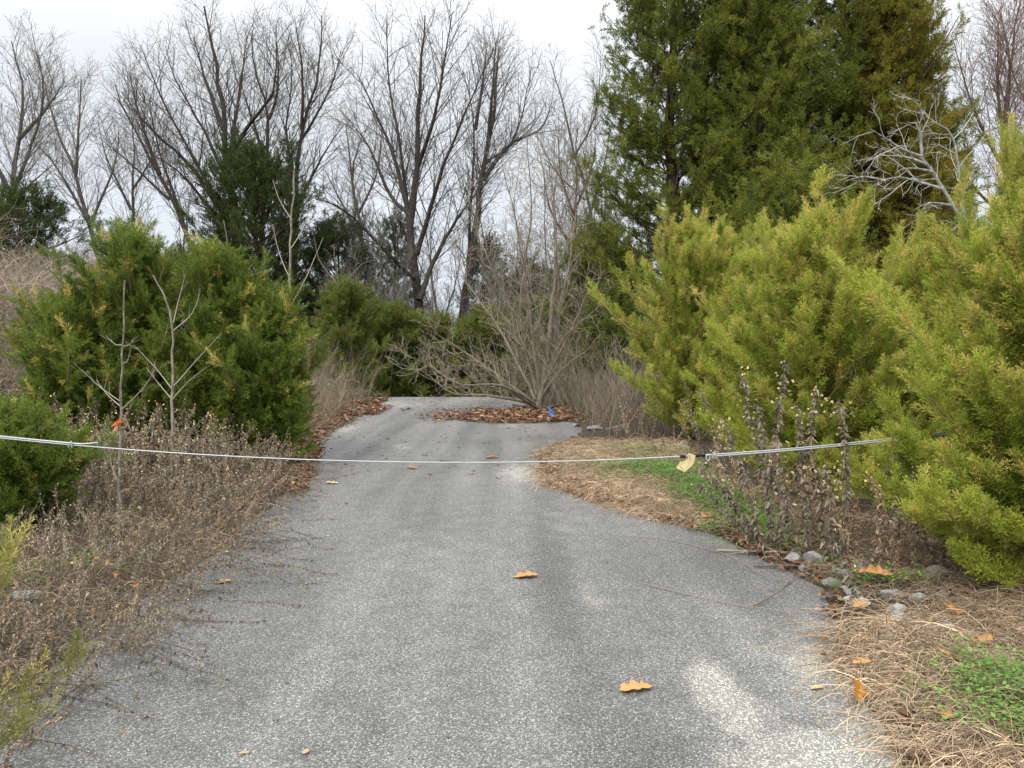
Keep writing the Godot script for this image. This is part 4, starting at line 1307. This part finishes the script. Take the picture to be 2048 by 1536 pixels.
	var looks := [
		[[Vector3(1.92, 0.0114, -5.75), Vector3(1.8, 0.432, -5.75), Vector3(1.68, 0.811, -5.75), Vector3(1.56, 1.08, -5.75)], "arching left, its tip by the nearest green cedar"],
		[[Vector3(1.99, -0.0102, -5.8), Vector3(1.96, 0.498, -5.8), Vector3(2.01, 0.995, -5.8), Vector3(2.06, 1.51, -5.8)], "tallest of the clump, cream heads at its tip"],
		[[Vector3(2, -0.00244, -5.8), Vector3(1.92, 0.613, -5.8), Vector3(1.8, 1.07, -5.8), Vector3(1.71, 1.43, -5.8)], "leaning left with cream heads near its top"],
		[[Vector3(2, 0.0252, -5.7), Vector3(2.08, 0.517, -5.7), Vector3(2.22, 0.893, -5.7), Vector3(2.26, 1.32, -5.7)], "upright, a little right of the tallest"],
		[[Vector3(2.16, -0.022, -5.6), Vector3(2.17, 0.351, -5.6), Vector3(2.11, 0.758, -5.6), Vector3(2.07, 1.2, -5.6)], "thick with hanging dead leaves, middle of the clump"],
		[[Vector3(2.27, -0.0362, -5.4), Vector3(2.18, 0.467, -5.4), Vector3(2.14, 0.753, -5.4), Vector3(2.1, 0.771, -5.4)], "bent, with a cream head just under the cable"],
		[[Vector3(2.28, -0.0362, -5.4), Vector3(2.36, 0.431, -5.4), Vector3(2.37, 0.859, -5.4), Vector3(2.31, 1.23, -5.4)], "upright at the right end, small heads at its tip"],
		[[Vector3(2.33, -0.0592, -5.3), Vector3(2.24, 0.242, -5.3), Vector3(2.21, 0.558, -5.3), Vector3(2.17, 0.786, -5.3)], "short and leafy, cream heads below the cable"],
		[[Vector3(1.97, -0.0241, -5.85), Vector3(1.75, 0.295, -5.85), Vector3(1.56, 0.566, -5.85), Vector3(1.42, 0.682, -5.85)], "leaning far left towards the yellow leaf on the cable"],
		[[Vector3(1.97, -0.0102, -5.8), Vector3(1.82, 0.229, -5.8), Vector3(1.66, 0.46, -5.8), Vector3(1.47, 0.594, -5.8)], "low and dark, leaning left under the yellow leaf"],
		[[Vector3(1.95, -0.0104, -5.9), Vector3(1.73, 0.245, -5.9), Vector3(1.53, 0.46, -5.9), Vector3(1.4, 0.558, -5.9)], "lowest of those leaning left"],
		[[Vector3(2.34, -0.0453, -5.2), Vector3(2.11, 0.267, -5.2), Vector3(1.93, 0.475, -5.2), Vector3(1.76, 0.595, -5.2)], "bare pale stalk slanting left across the clump"],
		[[Vector3(2.39, -0.0104, -5.2), Vector3(2.52, 0.267, -5.2), Vector3(2.62, 0.509, -5.2), Vector3(2.65, 0.595, -5.2)], "dark stalk slanting right under the right-edge cedar"],
		[[Vector3(2.33, 0.129, -9), Vector3(2.21, 0.484, -9), Vector3(2.12, 0.72, -9), Vector3(2.04, 1.01, -9)], "far one before the olive-green cedar"],
		[[Vector3(2.4, 0.137, -8.6), Vector3(2.34, 0.534, -8.6), Vector3(2.22, 0.872, -8.6), Vector3(2.11, 1.1, -8.6)], "second far one before the olive-green cedar"],
		[[Vector3(2.2, -0.258, -4.6), Vector3(2.12, -0.00976, -4.6), Vector3(2.05, 0.206, -4.6), Vector3(2.02, 0.344, -4.6)], "short stalk rising from the stones"],
		[[Vector3(2, 0.0037, -5.75), Vector3(2.02, 0.432, -5.75), Vector3(1.9, 0.811, -5.75), Vector3(1.84, 1.19, -5.75)], "upright just left of the tallest"],
		[[Vector3(2.13, -0.00326, -5.6), Vector3(2.03, 0.425, -5.6), Vector3(1.97, 0.721, -5.6), Vector3(1.95, 0.942, -5.6)], "short, close under the tallest"],
	]
	for i in looks.size():
		var raw: Array = looks[i][0]
		var base: Vector3 = ground(raw[0].x, raw[0].z)
		var t := thing("dried_weed", "dried weed stalk " + looks[i][1], "weed", base, "dried weed stalks before the right cedars")
		var pts := local([base] + raw.slice(1), base, 0.15)
		var a := Geo.new()
		var b := Geo.new()
		var c := Geo.new()
		var len_ := pts[0].distance_to(pts[-1])
		weed_into(a, b, c, pts, int(len_ * (150 if i != 11 else 8)), 14 if i in [1, 2, 3, 5, 6, 7] else (6 if i < 9 else 2), 1.4)
		part("stem", a.mesh(), M.twig, t)
		part("dead_leaves", b.mesh(), M.dry, t, "stuff")
		part("seed_heads", c.mesh(), M.dry, t, "stuff")
	# low twiggy weeds by the right bushes' feet
	rng.seed = 455
	spots = []
	for i in 130:
		var d := rng.randf_range(5.0, 7.6)
		var x := rng.randf_range(2.2, 3.1) - (0.25 if d > 6.2 else 0.0)
		if i % 3 == 0:
			d = rng.randf_range(8.6, 15.5)
			x = rng.randf_range(1.7, 2.8)
		spots.append([Transform3D(Basis(Vector3(rng.randf_range(-1, 1), 0, rng.randf_range(-1, 1)).normalized(), rng.randf() * 0.5) * Basis(UP, rng.randf() * TAU).scaled(Vector3.ONE * rng.randf_range(0.5, 1.1)), ground(x, -d)), Color(1.25, 1.1, 0.95) * rng.randf_range(0.7, 1.4)])
	place("verge_weeds", meshes, M.dry, spots, "low dead weeds at the feet of the right cedars", "weeds")
	rng.seed = 456
	var xs := []
	var cs := PackedColorArray()
	var stems := vine_mesh(8, 0.75, 1.3, 0.0035, Color(0.2, 0.168, 0.135), 457)
	for i in 130:
		var d := rng.randf_range(13.2, 18.5)
		xs.append(Transform3D(Basis(UP, rng.randf() * TAU).scaled(Vector3.ONE * rng.randf_range(0.7, 1.3)), ground(rng.randf_range(1.5, 3.6), -d)))
		cs.append(Color.WHITE * rng.randf_range(0.7, 1.3))
	tag(scatter("twiggy_weeds", stems, M.twig, xs, cs, self), "brown twiggy weeds between bare bush and olive-green cedar", "weeds", "", "stuff")


func build_cable() -> void:
	var base := Vector3(-0.33, 0, -5.5)
	var t := thing("cable", "grey steel cable slung across the lane between the bushes", "cable", base)
	var h := func(x: float) -> float:
		var dx := x + 0.33
		return 0.755 + (0.0158 if dx < 0 else 0.0185) * dx * dx
	var grey := Color(0.36, 0.385, 0.4)
	var run := func(a: float, b: float, up: float, r: float, n: int) -> ArrayMesh:
		var g := Geo.new()
		var pts := PackedVector3Array()
		for i in n + 1:
			var x := lerpf(a, b, float(i) / n)
			pts.append(Vector3(x + 0.33, h.call(x) + up, 0))
		g.tube(pts, r, r, 8, grey, grey)
		return g.mesh()
	part("strand", run.call(-5.2, 3.3, 0.0, 0.0049, 60), M.steel, t)
	part("doubled_end", run.call(-5.2, -3.1, 0.0125, 0.0062, 12), M.steel, t)
	part("doubled_end", run.call(1.44, 3.3, -0.0125, 0.006, 12), M.steel, t)
	var g := Geo.new()
	var p0 := Vector3(-3.1 + 0.33, h.call(-3.1) + 0.0125, 0)
	g.tube(PackedVector3Array([p0, p0 + Vector3(0.06, 0.004, 0.005), p0 + Vector3(0.13, 0.012, 0.01)]), 0.006, 0.006, 8, grey, grey)
	part("loose_tail", g.mesh(), M.steel, t)
	for x in [-3.17, 1.45]:
		var clamp_ := Geo.new()
		var c := Vector3(x + 0.33, h.call(x) + (0.006 if x < 0 else -0.006), 0)
		var ring := PackedVector3Array()
		for i in 13:
			var a := TAU * i / 12.0
			ring.append(c + Vector3(0.004 * sin(a * 2.0), cos(a) * 0.019, sin(a) * 0.016))
		clamp_.tube(ring, 0.005, 0.005, 6, grey * 0.9, grey * 0.9)
		for k in [-0.012, 0.012]:
			clamp_.tube(PackedVector3Array([c + Vector3(k, 0.012, 0.016), c + Vector3(k, -0.022, 0.016)]), 0.004, 0.004, 6, grey, grey)
		part("clamp", clamp_.mesh(), M.steel, t)
	var eye := Geo.new()
	var er := PackedVector3Array()
	for i in 17:
		var a := TAU * i / 16.0
		er.append(Vector3(1.41 + 0.33 + cos(a) * 0.014, h.call(1.41) - 0.02 + sin(a) * 0.021, 0.004))
	eye.tube(er, 0.0042, 0.0042, 6, grey * 1.2, grey * 1.2)
	part("ring", eye.mesh(), M.steel, t)
	for x in [1.21, 1.315, 1.34, 1.365]:
		var tape := Geo.new()
		tape.tube(PackedVector3Array([Vector3(x + 0.33, h.call(x) - 0.002, 0), Vector3(x + 0.345, h.call(x) + 0.001, 0), Vector3(x + 0.355 if x > 1.3 else x + 0.37, h.call(x), 0)]), 0.0115, 0.0105, 8, Color(0.012, 0.012, 0.014), Color(0.012, 0.012, 0.014))
		part("black_tape", tape.mesh(), M.flat, t)
	# the leaf caught on it: an outline in metres, thick enough to cast a shadow, slightly cupped
	var out := [Vector2(-0.018, 0.022), Vector2(0.028, 0.004), Vector2(0.022, -0.02), Vector2(0.018, -0.042), Vector2(0.002, -0.062), Vector2(-0.034, -0.092), Vector2(-0.052, -0.082), Vector2(-0.082, -0.07), Vector2(-0.078, -0.058), Vector2(-0.06, -0.03), Vector2(-0.045, -0.028), Vector2(-0.012, -0.012)]
	var lg := Geo.new()
	var cream := Color(0.72, 0.62, 0.34)
	var mid := Vector2(-0.02, -0.04)
	var bend := func(p: Vector2) -> Vector3:
		return Vector3(p.x, p.y, 0.016 - (p.x + 0.03) * (p.x + 0.03) * 3.5 + (p.y + 0.04) * 0.12)
	for i in out.size():
		var a: Vector2 = out[i]
		var b: Vector2 = out[(i + 1) % out.size()]
		lg.tri(bend.call(mid), bend.call(b), bend.call(a), cream, cream * 0.96, cream * 0.96)
	lg.tube(PackedVector3Array([bend.call(Vector2(-0.034, -0.092)), Vector3(-0.033, -0.105, 0.012), Vector3(-0.028, -0.118, 0.012)]), 0.0016, 0.0012, 4, Color(0.12, 0.1, 0.06), Color(0.12, 0.1, 0.06))
	for cut in [[Vector2(-0.014, 0.006), Vector2(-0.001, -0.022)], [Vector2(-0.06, -0.058), Vector2(-0.044, -0.076)]]:
		lg.tube(PackedVector3Array([bend.call(cut[0]) + Vector3(0, 0, 0.002), bend.call((cut[0] + cut[1]) * 0.5) + Vector3(0, 0, 0.003), bend.call(cut[1]) + Vector3(0, 0, 0.002)]), 0.0014, 0.0008, 4, Color(0.05, 0.04, 0.03), Color(0.05, 0.04, 0.03))
	var leaf := part("caught_leaf", lg.mesh(), M.dry, self)
	leaf.position = Vector3(1.285, h.call(1.28) + 0.0, -5.5)
	leaf.scale = Vector3.ONE * 1.25
	tag(leaf, "pale yellow leaf caught on the cable beside its black tape", "leaf")


func build_small() -> void:
	# single leaves one can point to
	var tan := Color(0.43, 0.25, 0.105)
	var rust := Color(0.36, 0.16, 0.05)
	var cream := Color(0.62, 0.46, 0.22)
	var rows := [
		["tan oak leaf lying alone in the middle of the asphalt", 0.09, 5.22, 0.17, 0.12, 3, tan, 0.1, 0.35],
		["orange-tan oak leaf on the near asphalt, right of centre", 0.57, 3.49, 0.155, 0.11, 3, tan * 1.1, 0.25, 0.3],
		["large folded rust-coloured leaf at the asphalt's right edge", 1.54, 3.36, 0.14, 0.095, 2, Color(0.37, 0.17, 0.03), 1.3, 0.4],
		["small tan leaf on the asphalt just below the cable", -1.29, 9.87, 0.17, 0.1, 3, tan, 0.2, 0.5],
		["yellowish leaf on the asphalt near the dark low cedar", -2.09, 8.82, 0.16, 0.1, 3, cream, -0.3, 0.4],
		["small oval leaf at the bottom edge, right one of two", -0.81, 2.94, 0.035, 0.026, 0, Color(0.5, 0.3, 0.17), 1.2, 0.2],
		["small oval leaf at the bottom edge, left one of two", -1.05, 2.93, 0.04, 0.018, 0, Color(0.5, 0.3, 0.16), 0.1, 0.2],
		["brown leaf on the asphalt right behind the cable", -0.29, 10.79, 0.19, 0.1, 3, rust * 1.2, 0.1, 0.4],
		["big tan leaf in the dead grass above the pale stones", 2.37, 4.95, 0.2, 0.12, 4, Color(0.42, 0.22, 0.09), -0.6, 0.5],
		["orange leaf lying against the pale stones", 2.03, 4.42, 0.12, 0.09, 3, tan * 1.1, 0.7, 0.5],
		["brown leaf in the grass right of the pale stones", 2.5, 4.3, 0.13, 0.1, 3, rust * 1.3, 1.6, 0.5],
		["long tan leaf on the matted grass near the green patch", 2.12, 3.62, 0.17, 0.07, 3, tan * 0.9, 2.3, 0.4],
		["tan leaf farther back on the matted grass at the right edge", 2.4, 3.85, 0.15, 0.08, 4, tan * 0.9, 0.4, 0.4],
		["small tan leaf on the straw near the bottom right", 1.78, 3.08, 0.07, 0.05, 3, tan * 0.9, 0.8, 0.4],
		["thin yellow leaf on the asphalt left of the rust-coloured leaf", 1.42, 3.5, 0.07, 0.025, 0, cream, 0.3, 0.2],
		["tan leaf at the straw's edge behind the rust-coloured leaf", 1.68, 3.62, 0.09, 0.05, 2, tan * 1.05, 0.2, 0.4],
		["orange leaf at the foot of the dried weeds by the green patch", 1.72, 6.75, 0.14, 0.1, 3, tan, 0.9, 0.5],
		["tan leaf where the asphalt meets the left weeds", -1.95, 5.1, 0.1, 0.07, 3, tan * 1.2, 0.5, 0.4],
		["pale leaf on the asphalt edge under the dark low cedar", -2.55, 9.4, 0.15, 0.09, 3, cream * 0.9, 0.1, 0.4],
	]
	for i in rows.size():
		var r: Array = rows[i]
		var l := part("fallen_leaf", leaf_mesh(r[3], r[4], r[5], r[8] * 0.5, 500 + i, r[6]), M.dry, self)
		var p := ground(r[1], -r[2])
		var off := p.x > edge_r(r[2]) or p.x < edge_l(r[2])
		l.position = p + UP * (0.075 if off else 0.003)
		l.rotation = Vector3(0.25 if off else 0.0, r[7], 0.15 if off else 0.0)
		if i == 2: # propped against the straw, facing the lane
			l.position.y = 0.055
			l.rotation = Vector3(0.75, 1.25, 0.35)
		tag(l, r[0], "leaf", "fallen leaves one by one")
	# quarry stones on the right verge
	var pale := Color(0.42, 0.425, 0.42)
	var stones := [
		[2.12, 4.63, 0.09, "whitest stone, at the asphalt's edge"], [2.16, 4.83, 0.085, "grey stone behind the whitest one"], [2.34, 4.68, 0.11, "broad grey stone right of the whitest one"], [2.5, 4.66, 0.075, "small grey stone next right of the broad one"],
		[2.26, 4.45, 0.08, "flat stone in front of the broad one"], [2.21, 4.25, 0.095, "pale stone beside the orange leaf"], [2.34, 4.2, 0.06, "small stone just right of the orange leaf"], [2.38, 4.08, 0.1, "grey stone with straw over its top"],
		[2.44, 3.95, 0.085, "upright bluish stone by the straw"], [2.62, 4.0, 0.085, "brownish stone half buried in straw"], [2.26, 3.86, 0.07, "low stone in front of the bluish one"], [2.3, 3.7, 0.055, "small white stone at the near end of the row"],
		[2.06, 5.55, 0.09, "grey stone at the foot of the tall dried weeds"], [2.2, 5.5, 0.1, "second stone at the dried weeds' foot"], [2.06, 5.36, 0.06, "flat stone on the asphalt's edge below the dried weeds"], [2.26, 5.15, 0.1, "mossy stone between dried weeds and whitest stone"],
		[2.42, 5.25, 0.09, "stone half hidden under dried leaves"], [2.78, 5.0, 0.13, "large dark stone in the shade of the right-edge cedar"], [1.88, 6.15, 0.05, "small stone among the green weeds"], [2.7, 4.75, 0.05, "small white stone alone in the grass"],
		[2.95, 3.95, 0.09, "stone in shade at the right edge"], [2.1, 4.98, 0.07, "small stone behind the tan leaf litter"], [-2.95, 4.6, 0.1, "pale stone among the left weeds"], [-3.0, 4.1, 0.09, "second pale stone among the left weeds, nearer"],
	]
	for i in stones.size():
		var s: Array = stones[i]
		rng.seed = 600 + i
		var c: Color = pale * (1.3 if i == 0 or i == 11 or i == 19 else rng.randf_range(0.65, 1.0))
		if i in [9, 17]:
			c = Color(0.25, 0.22, 0.19)
		var o := part("stone", rock_mesh(Vector3(rng.randf_range(0.9, 1.3), rng.randf_range(0.6, 0.85), rng.randf_range(0.8, 1.1)) * s[2] * 0.8, 620 + i, c), M.rock, self)
		o.position = ground(s[0], -s[1]) + UP * s[2] * 0.36
		o.rotation.y = rng.randf() * TAU
		tag(o, s[3], "stone", "quarry stones on the verges")
	# pale rubble past the grass mound
	var rub := [[1.55, 14.3, "grey-white slab of rubble behind the grass mound"], [1.95, 14.2, "second pale slab of rubble, nearer the olive-green cedar"], [1.25, 15.0, "small pale rubble by the blue flag"]]
	for i in rub.size():
		var o := part("rubble", rock_mesh(Vector3(0.24, 0.07, 0.16) * (1.0 if i < 2 else 0.5), 660 + i, pale * 0.75), M.rock, self)
		o.position = ground(rub[i][0], -rub[i][1]) + UP * 0.04
		tag(o, rub[i][2], "stone", "pale rubble by the lane")
	# sticks on the asphalt
	rng.seed = 700
	var sticks := [
		[[Vector3(0.87, 0.012, -5.06), Vector3(1.1, 0.01, -4.86), Vector3(1.32, 0.012, -4.68), Vector3(1.62, 0.02, -4.5), Vector3(1.95, 0.03, -4.42)], 0.003, "long bleached stick lying on the asphalt's right side", Color(0.25, 0.215, 0.175)],
		[[Vector3(1.47, 0.015, -4.6), Vector3(1.68, 0.04, -4.78), Vector3(1.9, 0.09, -4.98)], 0.006, "dark forked twig rising from the bleached stick", Color(0.14, 0.11, 0.09)],
		[[Vector3(1.58, 0.02, -5.86), Vector3(1.85, 0.03, -5.78), Vector3(2.1, 0.04, -5.72)], 0.009, "pale stick at the asphalt's edge below the dried weeds", Color(0.3, 0.25, 0.19)],
		[[Vector3(1.74, 0.012, -5.45), Vector3(1.95, 0.02, -5.42), Vector3(2.15, 0.03, -5.4)], 0.006, "short dark stick parallel below the pale one", Color(0.1, 0.08, 0.06)],
		[[Vector3(0.95, 0.01, -6.35), Vector3(1.3, 0.012, -6.2), Vector3(1.62, 0.015, -5.75), Vector3(1.72, 0.02, -5.2)], 0.003, "thin curved straw looping over the asphalt", Color(0.25, 0.215, 0.175)],
		[[Vector3(-2.45, 0.01, -9.0), Vector3(-2.2, 0.012, -9.1), Vector3(-1.95, 0.01, -9.4)], 0.004, "thin stick on the asphalt near the dark low cedar", Color(0.2, 0.16, 0.12)],
		[[Vector3(0.3, 0.05, -19.2), Vector3(0.55, 0.07, -18.9), Vector3(0.82, 0.03, -18.2)], 0.055, "dark fallen log at the bare bush's foot", Color(0.06, 0.045, 0.035)],
	]
	for s in sticks:
		var pts: Array = s[0]
		var g := Geo.new()
		g.tube(local(pts, pts[0], 0.0), s[1], s[1] * 0.6, 6, s[3], s[3] * 0.9)
		for k in 3:
			var q: Vector3 = pts[0].lerp(pts[-1], rng.randf_range(0.3, 0.9)) - pts[0]
			g.tube(path(q, (rv() * Vector3(1, 0.2, 1) + UP * 0.2).normalized(), s[1] * rng.randf_range(12, 26), 3, 0.2, 0.0), s[1] * 0.5, s[1] * 0.3, 4, s[3], s[3])
		var o := part("fallen_log" if s[1] > 0.05 else "fallen_stick", g.mesh(), M.twig, self)
		o.position = pts[0]
		tag(o, s[2], "log" if s[1] > 0.05 else "stick", "" if s[1] > 0.05 else "sticks on the asphalt")
	# blue marker flag by the drift of leaves
	var t := thing("marker_flag", "small bright blue marker flag at the right edge of the leaf drift", "flag", ground(0.83, -16.6))
	var g := Geo.new()
	g.tube(PackedVector3Array([Vector3(0.04, 0, 0), Vector3(0.0, 0.12, 0), Vector3(-0.05, 0.27, 0)]), 0.003, 0.003, 5, Color(0.3, 0.3, 0.3), Color(0.3, 0.3, 0.3))
	part("wire", g.mesh(), M.steel, t)
	g = Geo.new()
	var blue := Color(0.03, 0.2, 0.75)
	g.tri(Vector3(-0.05, 0.27, 0), Vector3(0.03, 0.2, 0.03), Vector3(-0.02, 0.17, 0.01), blue, blue, blue)
	g.tri(Vector3(0.03, 0.2, 0.03), Vector3(0.1, 0.06, 0.01), Vector3(-0.02, 0.17, 0.01), blue, blue * 0.8, blue)
	g.tri(Vector3(-0.02, 0.17, 0.01), Vector3(0.1, 0.06, 0.01), Vector3(0.01, 0.05, 0.03), blue, blue * 0.8, blue * 0.9)
	part("cloth", g.mesh(), M.flat, t)
